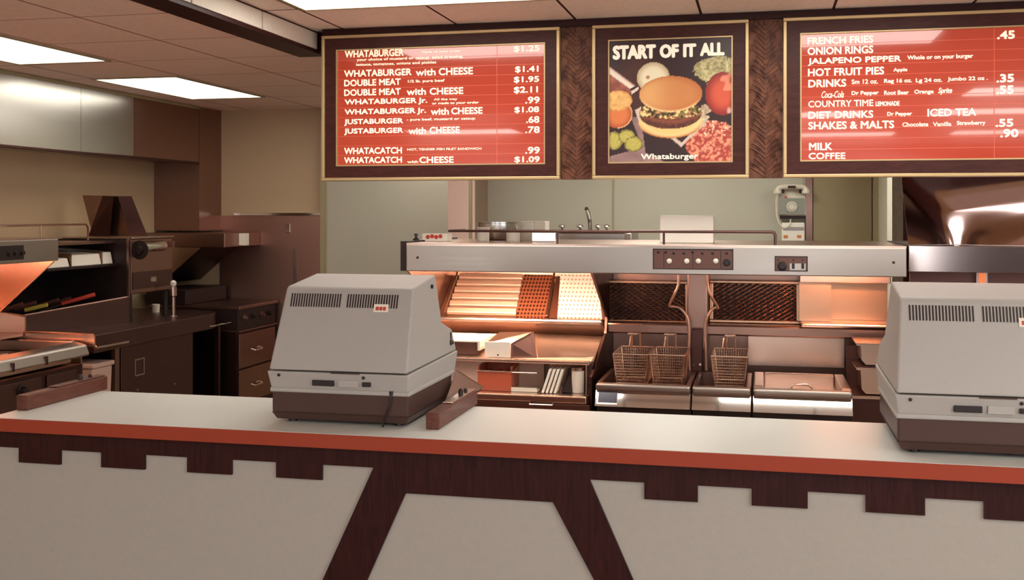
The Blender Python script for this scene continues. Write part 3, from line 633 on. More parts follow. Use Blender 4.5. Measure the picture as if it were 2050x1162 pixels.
# ================================================================== KITCHEN BEHIND THE COUNTER: heated hood
HY = 4.95
hx0, hx1 = on_y(813, 490, HY).x, on_y(1815, 498, HY).x
zt, zb = 1.475, 1.345
def heated_hood():
    t = thing('exhaust_hood', 'long stainless heated hood above the fry station and fryers', 'exhaust hood', ((hx0 + hx1) / 2, 5.4, zb))
    lip = MB().box(hx0, hx1, HY, HY + 0.025, zb, zt - 0.004, 0.004).build('front_lip', 'steel_lip', t)
    MB().box(hx0, hx1, HY + 0.004, 5.85, zt - 0.004, zt + 0.004).build('top_panel', 'steel_h', t)
    MB().box(hx0 - 0.035, hx0 - 0.001, HY + 0.02, 5.85, zb - 0.0, zt + 0.012).build('end_panel', 'iron', t)
    MB().box(hx1 - 0.006, hx1, HY + 0.026, 5.84, zb + 0.002, zt - 0.005).build('end_panel', 'steel', t)
    MB().box(hx0, hx1 - 0.007, HY + 0.026, 5.84, zb + 0.075, zb + 0.08).build('underside', 'steel_lip', t)
    MB().box(hx0, hx1 - 0.007, 5.80, 5.845, 0.75, zb + 0.074).build('back_panel', 'steel_h', t)
    for a, b in ((870, 1010), (1030, 1185), (1640, 1790)):
        xa, xb = on_y(a, 540, 5.1).x, on_y(b, 540, 5.1).x
        s = MB().box(xa, xb, 5.06, 5.10, zb + 0.045, zb + 0.06).build('heat_lamp', 'heat_right' if a > 1500 else 'heat', t)
        MB().box(xa - 0.01, xb + 0.01, 5.05, 5.11, zb + 0.062, zb + 0.073).build('lamp_shade', 'steel', s)
    # rail along the top
    r = lambda x, y: on_y(x, y, HY + 0.06)
    zr = r(1300, 464).z
    a, b = r(898, 464).x, r(1552, 464).x
    m = MB().tube([(a, 5.30, zr), (a, HY + 0.07, zr), (a + 0.012, HY + 0.06, zr), (b - 0.015, HY + 0.06, zr), (b - 0.004, HY + 0.06, zr - 0.004), (b, HY + 0.06, zr - 0.015), (b, HY + 0.06, zt)], 0.0065, 10)
    for x in (1116, 1329): m.tube([(r(x, 464).x, HY + 0.06, zr), (r(x, 464).x, HY + 0.06, zt)], 0.0055, 8)
    m.build('rail', 'steel_dk2', t, 40)
    for x, y in ((836, 516), (1789, 526)):
        p = on_y(x, y, HY); MB().lathe((p.x, HY, p.z), [(0.006, -0.003), (0.006, 0.003)], 12, 'y').build('bolt', 'black', t)
    # control panels
    def panel(x0, y0, x1, y1):
        p, q = on_y(x0, y0, HY - 0.006), on_y(x1, y1, HY - 0.006)
        f = MB().box(p.x, q.x, HY - 0.005, HY - 0.0005, q.z, p.z, 0.0015).build('control_panel', 'plate', t)
        g = MB(); e = 0.004
        for a in ((p.x, q.x, p.z - e, p.z), (p.x, q.x, q.z, q.z + e), (p.x, p.x + e, q.z, p.z), (q.x - e, q.x, q.z, p.z)): g.box(a[0], a[1], HY - 0.008, HY - 0.005, a[2], a[3])
        g.build('edging', 'iron', f)
        return f
    f = panel(1307, 498, 1468, 541)
    for x, y in ((1340, 523), (1375, 523), (1398, 523), (1433, 523)):
        p = on_y(x, y, HY - 0.005); MB().lathe((p.x, HY - 0.005, p.z), [(0.0115, 0), (0.0115, 0.006), (0.006, 0.010)], 16, 'y').build('push_button', 'white', f, 40)
    for x, y in ((1349, 507), (1369, 507), (1406, 507), (1427, 507), (1333, 505), (1387, 505), (1318, 505), (1455, 507)):
        p = on_y(x, y, HY - 0.005); MB().lathe((p.x, HY - 0.005, p.z), [(0.006, 0), (0.006, 0.005), (0.003, 0.007)], 12, 'y').build('knob', 'black', f, 40)
    p = on_y(1455, 526, HY - 0.005); MB().lathe((p.x, HY - 0.005, p.z), [(0.017, 0), (0.017, 0.004), (0.011, 0.005), (0.010, 0.016)], 20, 'y').build('dial', 'black', f, 40)
    for x in (1329, 1387, 1443):
        p = on_y(x, 520, HY - 0.005); MB().box(p.x - 0.0012, p.x + 0.0012, HY - 0.0065, HY - 0.005, p.z - 0.038, p.z + 0.038).build('divider', 'iron', f)
    f = panel(1551, 513, 1617, 544)
    p = on_y(1566, 533, HY - 0.005); MB().lathe((p.x, HY - 0.005, p.z), [(0.021, 0), (0.021, 0.004), (0.013, 0.006), (0.012, 0.016)], 20, 'y').build('dial', 'black', f, 40)
    MB().box(p.x + 0.032, p.x + 0.10, HY - 0.007, HY - 0.005, p.z - 0.018, p.z + 0.012).build('switch_plate', 'steel_lip', f)
    for x in (1588, 1607):
        q = on_y(x, 533, HY - 0.005); MB().box(q.x - 0.006, q.x + 0.006, HY - 0.012, HY - 0.007, q.z - 0.012, q.z + 0.012, 0.001).build('switch', 'black', f)
    for x in (1558, 1588, 1607):
        q = on_y(x, 521, HY - 0.005); MB().lathe((q.x, HY - 0.005, q.z), [(0.004, 0), (0.004, 0.004)], 10, 'y').build('indicator_lamp', 'black', f)
heated_hood()

# ---------------------------------------------------------------- fry bagging station (left bay)
dvx = on_y(1208, 600, 5.4).x
fx0 = hx0 + 0.003
def fry_station():
    t = thing('fry_station', 'heat lamp lit steel fry bagging station with slotted chute', 'fry station', ((hx0 + dvx) / 2, 5.3, 0))
    # side panel with cut-back front edge
    side = [(fx0, HY + 0.03, zb - 0.002), (fx0, 5.55, 1.10), (fx0, 5.0, 0.99), (fx0, 4.93, 0.95), (fx0, 4.93, 0.02), (fx0, 5.79, 0.02), (fx0, 5.79, zb - 0.002)]
    MB().prism(side, (-0.012, 0, 0)).build('side_panel', 'steel_h', t)
    X1 = dvx - 0.004
    # sloping chute: plane through two rows of points
    A = lambda x: on_y(x, 548, 5.74); B = lambda x: on_y(x, 630, 5.45)
    za, zb_ = 1.292, 1.094
    def cp(x, f, off=0.0):
        y = 5.74 + (5.45 - 5.74) * f; z = za + (zb_ - za) * f
        n = Vector((0, -(za - zb_), 5.74 - 5.45)).normalized()
        return Vector((x, y, z)) + n * off
    def sheet(mb, xa, xb, f0, f1, o0, o1, xa2=None, xb2=None):
        xa2 = xa if xa2 is None else xa2; xb2 = xb if xb2 is None else xb2
        mb.hexa([cp(xa, f0, o0), cp(xb, f0, o0), cp(xb2, f1, o0), cp(xa2, f1, o0)], [cp(xa, f0, o1), cp(xb, f0, o1), cp(xb2, f1, o1), cp(xa2, f1, o1)])
    m = MB(); sheet(m, fx0 + 0.002, X1, 0, 1, -0.02, -0.012); m.build('chute_bed', 'steel_h', t)
    xl, xr, xq = A(922).x, A(1048).x, A(1108).x
    yl = B(893).x; yr = B(1033).x; yq = B(1092).x
    for i in range(6):
        f0 = i / 6 + 0.012; f1 = (i + 1) / 6 - 0.03
        L = lambda f: xl + (yl - xl) * f; R = lambda f: xr + (yr - xr) * f
        c = MB(); ra = 0.020
        c.hexa([cp(L(f0), f0, -0.01), cp(R(f0), f0, -0.01), cp(R(f1), f1, -0.01), cp(L(f1), f1, -0.01)], [cp(L(f0), f0 + 0.03, 0.016), cp(R(f0), f0 + 0.03, 0.016), cp(R(f1), f1 - 0.01, 0.006), cp(L(f1), f1 - 0.01, 0.006)], 0.004)
        c.build('slat', 'steel_chute', t)
    m = MB(); m.tube([cp(xl - 0.012, 0.0, 0.015), cp(yl - 0.012, 1.0, 0.015)], 0.007, 8); m.build('chute_rail', 'steel', t)
    m = MB(); sheet(m, xr + 0.003, xq, 0.02, 1, -0.01, 0.004, yr + 0.003, yq); m.build('perforated_tray', 'perf_brown', t)
    m = MB(); m.tube([cp(xq + 0.006, 0.0, 0.01), cp(yq + 0.006, 1.0, 0.01)], 0.008, 8); m.build('chute_rail', 'steel', t)
    m = MB(); sheet(m, A(1122).x, A(1196).x, 0.0, 1, -0.01, 0.004, B(1116).x, B(1205).x); m.build('perforated_tray', 'perf_white', t)
    dv = [(dvx, HY + 0.10, zb), (dvx, HY + 0.03, zb), (dvx, 5.46, 1.10), (dvx, 5.42, 1.02), (dvx, 4.95, 0.87), (dvx, 4.95, 0.10), (dvx, 5.78, 0.10), (dvx, 5.78, zb)]
    MB().prism([Vector(v) for v in dv], (0.012, 0, 0)).build('end_panel', 'steel_dark', t)
    # bullnose shelf edge and back slope under the chute
    m = MB().box(fx0 + 0.002, X1, 5.39, 5.47, 1.062, 1.088, 0.01); m.build('shelf_edge', 'steel_h', t)
    m = MB().plate([(fx0 + 0.002, 5.41, 1.062), (X1, 5.41, 1.062), (X1, 5.50, 1.0), (fx0 + 0.002, 5.50, 1.0)], 0.004); m.build('apron', 'steel_h', t)
    # dump tray
    m = MB().hexa([(fx0 + 0.002, 5.02, 0.925), (X1, 5.02, 0.925), (X1, 5.52, 0.99), (fx0 + 0.002, 5.52, 0.99)], [(fx0 + 0.002, 5.02, 0.932), (X1, 5.02, 0.932), (X1, 5.52, 0.998), (fx0 + 0.002, 5.52, 0.998)]); m.build('dump_tray', 'steel_chute', t)
    MB().box(fx0 + 0.002, X1, 4.985, 5.018, 0.918, 0.936, 0.006).build('tray_lip', 'steel_h', t)
    # sloping steel wing at the right of the tray
    q = lambda x, y, Y: on_y(x, y, Y)
    m = MB().plate([q(1078, 722, 5.03), q(1188, 726, 5.03), q(1206, 676, 5.45), q(1070, 670, 5.45)], 0.004); m.build('scoop_wing', 'hood_steel', t)
    # cubby below: floor, back, rim, drawer
    zc = 0.786
    MB().box(fx0 + 0.002, X1, 4.93, 5.25, zc - 0.03, zc - 0.002).build('cubby_floor', 'steel', t)
    MB().box(fx0 + 0.002, X1, 5.22, 5.24, zc, 0.915).build('cubby_back', 'steel_h', t)
    MB().box(fx0 + 0.002, X1, 4.895, 4.93, zc - 0.032, zc, 0.006).build('cubby_rim', 'steel_h', t)
    xa = on_y(1172, 760, 4.9).x
    MB().box(xa, X1, 4.90, 4.93, zc, 0.93, 0.003).build('cubby_post', 'steel', t)
    MB().box(fx0 + 0.002, X1, 4.91, 4.925, 0.02, zc - 0.034).build('front_panel', 'steel_mid', t)
    p, s = on_y(1062, 806, 4.91), on_y(1108, 815, 4.91)
    dr = MB().box(on_y(1000, 800, 4.9).x, on_y(1180, 800, 4.9).x, 4.900, 4.9095, 0.56, 0.748, 0.002).build('drawer', 'steel_mid', t)
    MB().tube([(p.x, 4.90, p.z), (p.x, 4.885, p.z - 0.006), (s.x, 4.885, p.z - 0.006), (s.x, 4.90, p.z)], 0.005, 8).build('handle', 'steel', dr)
fry_station()

# things in and on the fry station
def open_bin(name, label, cat, x0, x1, y0, y1, z0, z1, th, m, group=None, m2=None):
    t = thing(name, label, cat, ((x0 + x1) / 2, (y0 + y1) / 2, z0), group)
    MB().box(x0, x1, y0, y0 + th, z0, z1).build('front', m, t)
    MB().box(x0, x1, y1 - th, y1, z0, z1).build('back', m2 or m, t)
    MB().box(x0, x0 + th, y0 + th, y1 - th, z0, z1).build('side', m2 or m, t)
    MB().box(x1 - th, x1, y0 + th, y1 - th, z0, z1).build('side', m2 or m, t)
    MB().box(x0 + th, x1 - th, y0 + th, y1 - th, z0, z0 + th).build('bottom', m2 or m, t)
    return t
q = on_y
# wedge hopper in the middle of the tray
def wedge():
    a, b = q(971, 718, 5.03), q(1022, 718, 5.03); c = q(1000, 664, 5.42)
    zf = q(971, 684, 5.03).z
    t = thing('carton_bin', 'grey fronted wedge shaped carton bin on the fry tray', 'bin', ((a.x + b.x) / 2, 5.2, 0.934))
    MB().box(a.x, b.x, 5.024, 5.032, 0.937, zf, 0.001).build('front', 'white', t)
    pts = [q(1023, 719, 5.033), q(1075, 719, 5.05), q(1068, 664, 5.10), q(1023, 688, 5.036)]
    MB().hexa(pts, [v + Vector((0.0, 0.005, 0)) for v in pts]).build('side', 'brown_base', t)
    pts = [Vector((a.x, 5.034, zf - 0.010)), Vector((b.x - 0.002, 5.034, zf - 0.010)), q(1066, 665, 5.115), q(1000, 665, 5.20)]
    MB().hexa(pts, [v + Vector((0.0, 0.0, -0.004)) for v in pts]).build('sloping_lid', 'steel_h', t)
    p = q(997, 711, 5.024); MB().lathe((p.x, 5.024, p.z), [(0.004, 0), (0.004, 0.004)], 10, 'y').build('screw', 'black', t)
wedge()
a, b = q(880, 718, 5.03), q(956, 686, 5.03)
t = thing('carton_box', 'pale topped open box on the fry tray behind the left register', 'box', ((a.x + b.x) / 2, 5.2, 0.934))
MB().box(a.x - 0.05, b.x + 0.012, 5.03, 5.36, b.z, b.z + 0.006).build('lid', 'paper', t)
MB().box(b.x, b.x + 0.012, 5.03, 5.36, 0.966, b.z - 0.001).build('side', 'paper', t)
MB().box(a.x - 0.05, b.x - 0.001, 5.05, 5.056, 0.945, b.z - 0.001).build('inside', 'plate', t)
# cubby contents
x0, x1 = q(958, 770, 5.0).x, q(1025, 770, 5.0).x
t = thing('red_container', 'reddish carton holder in the cubby below the fry tray', 'container', ((x0 + x1) / 2, 5.06, 0.785))
MB().box(x0, x1, 4.985, 4.99, 0.785, 0.872).build('front', 'red_bin', t)
MB().box(x0, x0 + 0.004, 4.991, 5.16, 0.785, 0.90).build('side', 'red_bin', t)
MB().box(x1 - 0.004, x1, 4.991, 5.16, 0.785, 0.90).build('side', 'red_bin', t)
MB().box(x0 + 0.005, x1 - 0.005, 5.155, 5.16, 0.785, 0.90).build('back', 'red_bin', t)
MB().tube([(x0 - 0.004, 5.16, 0.90), (x0 - 0.004, 4.983, 0.876), (x1 + 0.004, 4.983, 0.876), (x1 + 0.004, 5.16, 0.90)], 0.004, 8).build('wire_rim', 'steel_h', t)
for k in range(5):
    xx = x0 + 0.012 + k * 0.025
    o = MB().box(xx, xx + 0.018, 5.0, 5.14, 0.786, 0.868 - (k % 2) * 0.006, 0.002).build('fry_carton', 'amber' if k % 2 else 'red', smooth=None)
    tag(o, 'folded red and orange cartons standing in the red container under the fry tray', 'carton', 'folded cartons in the red container')
x0, x1 = q(1029, 770, 5.04).x, q(1080, 770, 5.04).x
t = thing('paper_tray', 'pale open tray between red container and paper bags', 'tray', ((x0 + x1) / 2, 5.07, 0.7855))
MB().box(x0, x1, 4.985, 5.15, 0.7855, 0.789).build('bottom', 'white', t)
MB().box(x0, x1, 5.15, 5.155, 0.7855, 0.90).build('back', 'pale_bin', t)
MB().box(x0, x1, 4.980, 4.984, 0.7855, 0.805).build('front', 'white', t)
MB().tube([(x0 + 0.004, 4.981, 0.874), (x1, 4.981, 0.874)], 0.004, 8).build('wire_rim', 'steel_h', t)
pts = [q(1124, 785, 5.0), q(1145, 785, 5.0), q(1142, 748, 5.02), q(1138, 738, 5.04)]
for v in pts[:2]: v.z = 0.7865
o = MB().hexa(pts, [v + Vector((0, 0.10, 0)) for v in pts]).build('bag_divider', 'iron'); tag(o, 'dark wedge divider between the paper bags and the canister', 'divider')
for k in range(4):
    xa, xb = q(1084 + 8 * k, 783, 4.97).x, q(1089 + 8 * k, 783, 4.97).x
    top = q(1102 + 8 * k, 737, 5.02)
    o = MB().hexa([(xa, 4.965, 0.7865), (xb, 4.965, 0.7865), (xb, 5.05, 0.7865), (xa, 5.05, 0.7865)], [(top.x, 4.985, 0.895), (top.x + 0.012, 4.985, 0.895), (top.x + 0.012, 5.07, 0.895), (top.x, 5.07, 0.895)], 0.001).build('paper_bag', 'paper')
    tag(o, 'white paper bags leaning in a row in the cubby beside the white canister', 'paper bag', 'paper bags leaning in the cubby')
xa, xb = q(1122, 783, 5.0).x, q(1139, 783, 5.0).x
p = q(1156, 760, 5.02)
t = thing('canister', 'white canister at the right end of the cubby under the fry tray', 'canister', (p.x, 5.03, 0.785))
MB().lathe((p.x, 5.03, 0.7855), [(0.030, 0), (0.030, 0.10), (0.027, 0.103)], 20).build('body', 'white', t, 40)
MB().lathe((p.x, 5.03, 0.889), [(0.032, 0), (0.032, 0.012), (0.026, 0.016)], 20).build('lid', 'steel', t, 40)

# ---------------------------------------------------------------- fryers
FYF = 4.86
zr = 0.858
def fx(x): return q(x, 790, FYF).x
def fryer(name, label, xa, xb, kind, group=None):
    t = thing(name, label, 'deep fryer' if kind != 'lid' else 'dump station', ((xa + xb) / 2, 5.15, 0), group)
    g = 0.002; xa += g; xb -= g
    MB().box(xa, xb, FYF + 0.051, 5.34, 0.0, 0.72).build('body', 'iron', t)
    zl = q(1290, 814, FYF).z
    fr = MB().hexa([(xa, FYF - 0.040, zl), (xb, FYF - 0.040, zl), (xb, FYF + 0.02, zl), (xa, FYF + 0.02, zl)], [(xa, FYF + 0.006, zr - 0.032), (xb, FYF + 0.006, zr - 0.032), (xb, FYF + 0.02, zr - 0.032), (xa, FYF + 0.02, zr - 0.032)]).build('front_panel', 'steel_gloss_flat', t)
    MB().box(xa, xb, FYF - 0.014, FYF + 0.04, zr - 0.03, zr, 0.010, 3).build('front_rim', 'steel_lip', t)
    MB().box(xa, xb, FYF + 0.03, FYF + 0.05, 0.06, zl - 0.004).build('cabinet_front', 'iron', t)
    bk_ = 5.34
    if kind == 'vat':
        MB().box(xa, xa + 0.02, FYF + 0.041, bk_, 0.723, zr - 0.002).build('vat_wall', 'steel_mid', t)
        MB().box(xb - 0.02, xb, FYF + 0.041, bk_, 0.723, zr - 0.002).build('vat_wall', 'steel_mid', t)
        MB().box(xa + 0.021, xb - 0.021, bk_ - 0.02, bk_, 0.723, zr - 0.002).build('vat_wall', 'steel_mid', t)
        MB().box(xa + 0.021, xb - 0.021, FYF + 0.041, bk_ - 0.021, 0.75, 0.77).build('frying_oil', 'oil', t)
    else:
        MB().box(xa, xa + 0.045, FYF + 0.041, bk_, zr - 0.05, zr + 0.006, 0.006).build('pan_wall', 'steel_h', t)
        MB().box(xb - 0.045, xb, FYF + 0.041, bk_, zr - 0.05, zr + 0.006, 0.006).build('pan_wall', 'steel_h', t)
        MB().box(xa + 0.046, xb - 0.046, bk_ - 0.04, bk_, zr - 0.05, zr + 0.006, 0.006).build('pan_wall', 'steel_h', t)
        MB().box(xa + 0.046, xb - 0.046, FYF + 0.041, bk_ - 0.041, zr - 0.045, zr - 0.035).build('pan_floor', 'steel_h', t)
        p = q(1606, 773, 4.95)
        MB().tube([(p.x - 0.05, 4.97, zr - 0.034), (p.x - 0.04, 4.97, zr - 0.004), (p.x - 0.01, 4.97, zr + 0.006), (p.x + 0.03, 4.97, zr + 0.004), (p.x + 0.05, 4.97, zr - 0.034)], 0.005, 8, smooth_pts=4).build('lift_handle', 'steel', t)
    return t, fr
t, fr = fryer('deep_fryer', 'two basket deep fryer with a small dark display on its front', fx(1192), fx(1383), 'vat', 'deep fryers')
p, s = q(1196, 779, FYF), q(1237, 802, FYF)
zl_ = q(1290, 814, FYF).z
sl = lambda x, f, o: (x, FYF - 0.040 + 0.046 * f - o * 0.77, zl_ + (zr - 0.032 - zl_) * f + o * 0.64)
def slope_plate(xa, xb, f0, f1, o0, o1): return MB().hexa([sl(xa, f0, o0), sl(xb, f0, o0), sl(xb, f1, o0), sl(xa, f1, o0)], [sl(xa, f0, o1), sl(xb, f0, o1), sl(xb, f1, o1), sl(xa, f1, o1)])
dsp = slope_plate(p.x, s.x, 0.10, 0.97, 0.0003, 0.003).build('display', 'chrome', t)
slope_plate(p.x + 0.007, s.x - 0.001, 0.22, 0.88, 0.0032, 0.005).build('screen', 'purple', dsp)
fryer('deep_fryer', 'narrow one basket deep fryer in the middle of the fryer row', fx(1385), fx(1504), 'vat', 'deep fryers')
fryer('dump_station', 'flat steel dump pan with ring handle right of the fryers', fx(1507), fx(1707), 'lid')
# splash panels, ledges, divider behind the fryers
def backsplash():
    t = thing('filter_bank', 'fryer backsplash with two dark mesh grease filters and centre post', 'filter bank', ((dvx + hx1) / 2, 5.6, 0.7))
    X0 = dvx + 0.014; X1 = hx1 - 0.01
    xm = q(1600, 600, 5.62).x
    MB().box(X0, X1, 5.66, 5.68, 0.0, zb).build('back_wall', 'steel_mid', t)
    # ledge
    MB().box(X0, X1, 5.44, 5.655, 1.02, 1.072, 0.008).build('ledge', 'steel_mid', t)
    MB().box(xm, X1, 5.40, 5.655, 1.074, 1.095, 0.008).build('ledge', 'steel_h', t)
    MB().box(q(1498, 700, 5.52).x, q(1690, 700, 5.52).x, 5.52, 5.53, 0.87, 1.016).build('splash_plate', 'steel_h', t)
    # recess on the right, heat glow put into its colour
    xr0, xr1 = q(1600, 590, 5.5).x, q(1664, 590, 5.5).x
    MB().box(xr0, xr1, 5.50, 5.655, 1.096, 1.285).build('recess_panel', 'amber_steel', t)
    MB().box(xr1 + 0.001, X1, 5.60, 5.655, 1.096, 1.285).build('recess_panel', 'amber_steel', t)
    MB().box(xr0, X1, 5.45, 5.655, 1.286, 1.34, 0.004).build('header', 'steel_h', t)
    for (x0p, x1p) in ((1222, 1372), (1428, 1594)):
        a, b = q(x0p, 600, 5.56).x, q(x1p, 600, 5.56).x
        z0, z1 = q(x0p, 640, 5.56).z, q(x0p, 567, 5.56).z
        f = MB()
        for c in ((a - 0.018, b + 0.018, z0 - 0.014, z0), (a - 0.018, b + 0.018, z1, z1 + 0.014), (a - 0.018, a, z0, z1), (b, b + 0.018, z0, z1)): f.box(c[0], c[1], 5.555, 5.58, c[2], c[3], 0.003)
        fo = f.build('filter_frame', 'amber_steel', t)
        m = MB(); n = 9; hz = (z1 - z0) / n
        for i in range(n):
            for sg in (1, -1):
                pts = []
                for k in range(49):
                    xx = a + (b - a) * k / 48
                    pts.append((xx, 5.565 + sg * 0.002, z0 + hz * (i + 0.5) + sg * hz * 0.42 * math.cos(k * math.pi / 4 + i * math.pi)))
                m.tube(pts, 0.0035, 4)
        m.build('filter_mesh', 'steel_mid', fo)
        MB().box(a, b, 5.60, 5.61, z0, z1).build('filter_backing', 'black', fo)
    a, b = q(1376, 600, 5.42).x, q(1416, 600, 5.42).x
    MB().box(a, b, 5.42, 5.655, 0.95, zb + 0.07, 0.006).build('centre_post', 'steel_mid', t)
    a, b = q(1384, 700, 5.36).x, q(1406, 700, 5.36).x
    MB().box(a, b, 5.36, 5.415, 0.80, 1.06, 0.004).build('lift_column', 'steel_dark', t)
    for x in (1388, 1402):
        p = q(x, 730, 5.36); MB().lathe((p.x, 5.36, p.z), [(0.006, 0), (0.006, 0.01)], 12, 'y').build('bolt', 'chrome', t)
backsplash()
for pts, lb in (([(1358, 548), (1358, 570), (1350, 590), (1340, 612), (1348, 614), (1362, 618), (1376, 636), (1380, 665), (1379, 700), (1381, 742)], 'bent metal hose hanging left of the centre post over the fryers'),
                ([(1416, 548), (1417, 572), (1424, 594), (1438, 616), (1432, 616), (1424, 622), (1414, 640), (1411, 665), (1413, 700), (1414, 742)], 'bent metal hose hanging right of the centre post over the fryers')):
    o = MB().tube([q(x, y, 5.26 if y < 612 else 5.29) for x, y in pts], 0.0075, 8, smooth_pts=4).build('gas_hose', 'rubber', None, 50); tag(o, lb, 'hose', 'metal hoses over the fryers')
# baskets
def basket():
    w_, d_, h_ = 0.158, 0.30, 0.145; tp = 0.016
    t = thing('fry_basket', 'x', 'fry basket', (0, 0, 0), 'wire fry baskets in the fryers')
    L = lambda f: (-w_ / 2 + tp * (1 - f), w_ / 2 - tp * (1 - f))
    m = MB()
    nW, nD, nH = 14, 20, 11
    for i in range(nW + 1):
        u = i / nW; a = L(0); b = L(1)
        xb, xt = a[0] + (a[1] - a[0]) * u, b[0] + (b[1] - b[0]) * u
        m.tube([(xt, 0, h_), (xb, tp, 0), (xb, d_ - tp, 0), (xt, d_, h_)], 0.0012, 4)
    for i in range(nD + 1):
        u = i / nD; yb, yt = tp + (d_ - 2 * tp) * u, d_ * u
        m.tube([(L(1)[0], yt, h_), (L(0)[0], yb, 0), (L(0)[1], yb, 0), (L(1)[1], yt, h_)], 0.0012, 4)
    for i in range(1, nH):
        f = i / nH; a = L(f); y0 = tp * (1 - f)
        m.tube([(a[0], y0, h_ * f), (a[1], y0, h_ * f), (a[1], d_ - y0, h_ * f), (a[0], d_ - y0, h_ * f)], 0.0012, 4, closed=True)
    m.build('wire_mesh', 'brass_wire', t)
    m = MB()
    for f in (0, 1):
        a = L(f); y0 = tp * (1 - f)
        m.tube([(a[0], y0, h_ * f), (a[1], y0, h_ * f), (a[1], d_ - y0, h_ * f), (a[0], d_ - y0, h_ * f)], 0.004, 6, closed=True)
    for sx in (0, 1):
        for y0, y1 in ((tp, 0), (d_ - tp, d_)): m.tube([(L(0)[sx], y0, 0), (L(1)[sx], y1, h_)], 0.0035, 6)
    m.build('frame', 'wire_rod', t)
    m = MB()
    m.tube([(-0.02, d_ * 0.75, h_), (-0.02, d_ * 0.72, h_ + 0.075), (-0.02, d_ * 0.3, h_ + 0.085), (0.02, d_ * 0.3, h_ + 0.085), (0.02, d_ * 0.72, h_ + 0.075), (0.02, d_ * 0.75, h_)], 0.004, 6)
    m.tube([(-0.04, d_, h_), (-0.035, d_ + 0.01, h_ + 0.05), (-0.01, d_ + 0.015, h_ + 0.055)], 0.004, 6)
    m.build('handle', 'wire_rod', t)
    return t
b0 = basket()
for i, (x, Y, lb) in enumerate(((1262, 4.96, 'wire fry basket in the left of the two basket fryer'), (1336, 4.97, 'wire fry basket next to the centre post in the two basket fryer'), (1460, 4.98, 'wire fry basket alone in the narrow fryer right of the post'))):
    o = b0 if i == 0 else copy_tree(b0)
    o.location = (q(x, 740, Y).x, Y, 0.832); o['label'] = lb
# pans at the right end
for k, (ya, yb2) in enumerate(((688, 732), (737, 790))):
    a = q(1714, ya, 5.1); zt_, zb2 = q(1714, ya, 5.1).z, q(1714, yb2 - 3, 5.1).z
    x0, x1 = a.x, hx1 + 0.16
    t = thing('food_pan', ('upper' if k == 0 else 'lower') + ' steel food pan on the rack beside the right register', 'food pan', ((x0 + x1) / 2, 5.25, zb2), 'steel pans beside the right register')
    prof = [(x0, zt_), (x0, zt_ - 0.006), (x0 + 0.018, zt_ - 0.008), (x0 + 0.022, zb2 + 0.02), (x0 + 0.04, zb2), (x1, zb2), (x1, zt_)]
    MB().prism([(x, 5.08, z) for x, z in prof], (0, 0.24, 0)).build('pan', 'steel_h', t)
    MB().box(x0 - 0.003, x1, 5.075, 5.325, zt_ + 0.0005, zt_ + 0.005, 0.002).build('rim', 'steel_h', t)
t = thing('pan_rack', 'dark rack cabinet under the steel pans by the right register', 'rack', (hx1 + 0.05, 5.3, 0))
zs_ = q(1714, 787, 5.1).z - 0.006
MB().box(fx(1711), hx1 + 0.3, 5.05, 5.34, zs_ - 0.012, zs_).build('shelf', 'steel_h', t)
zs2 = q(1714, 729, 5.1).z - 0.006
MB().box(fx(1735), hx1 + 0.3, 5.09, 5.34, zs2 - 0.006, zs2 - 0.0005).build('shelf', 'steel_dark', t)
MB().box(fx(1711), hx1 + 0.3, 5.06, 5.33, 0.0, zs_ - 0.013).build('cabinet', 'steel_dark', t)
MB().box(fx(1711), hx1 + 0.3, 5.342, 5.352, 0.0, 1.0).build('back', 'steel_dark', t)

# ---------------------------------------------------------------- items on the hood
def pbox(x0, y0, x1, y1, Y, d, name, label, cat, m, z0=None, bev=0.004):
    a, b = q(x0, y0, Y), q(x1, y1, Y)
    o = MB().box(a.x, b.x, Y, Y + d, b.z if z0 is None else z0, a.z, bev).build(name, m); return tag(o, label, cat)
ZT = zt + 0.0045
pbox(1321, 432, 1428, 486, 5.22, 0.16, 'white_box', 'plain white box standing on the hood behind the rail', 'box', 'bright_white', ZT)
t = thing('packet_box', 'pale box with red print at the left end of the hood', 'box', (q(868, 480, 5.25).x, 5.3, ZT))
a, b = q(845, 468, 5.25), q(895, 486, 5.25)
MB().box(a.x, b.x, 5.25, 5.34, ZT, a.z, 0.002).build('carton', 'paper', t)
m = MB()
for k in range(4): m.lathe((a.x + 0.030 + k * 0.022, 5.25, ZT + 0.022 + (k % 2) * 0.004), [(0.011, 0), (0.010, 0.002)], 14, 'y')
m.build('red_print', 'red', t)
p = q(833, 483, 5.15)
t = thing('bottle', 'small dark bottle at the far left end of the hood', 'bottle', (p.x, 5.15, ZT))
MB().lathe((p.x, 5.15, ZT), [(0.016, 0), (0.016, 0.014), (0.006, 0.02), (0.006, 0.03)], 14).build('body', 'black', t, 40)
MB().lathe((p.x, 5.15, ZT + 0.0305), [(0.009, 0), (0.009, 0.010)], 14).build('cap', 'black', t, 40)
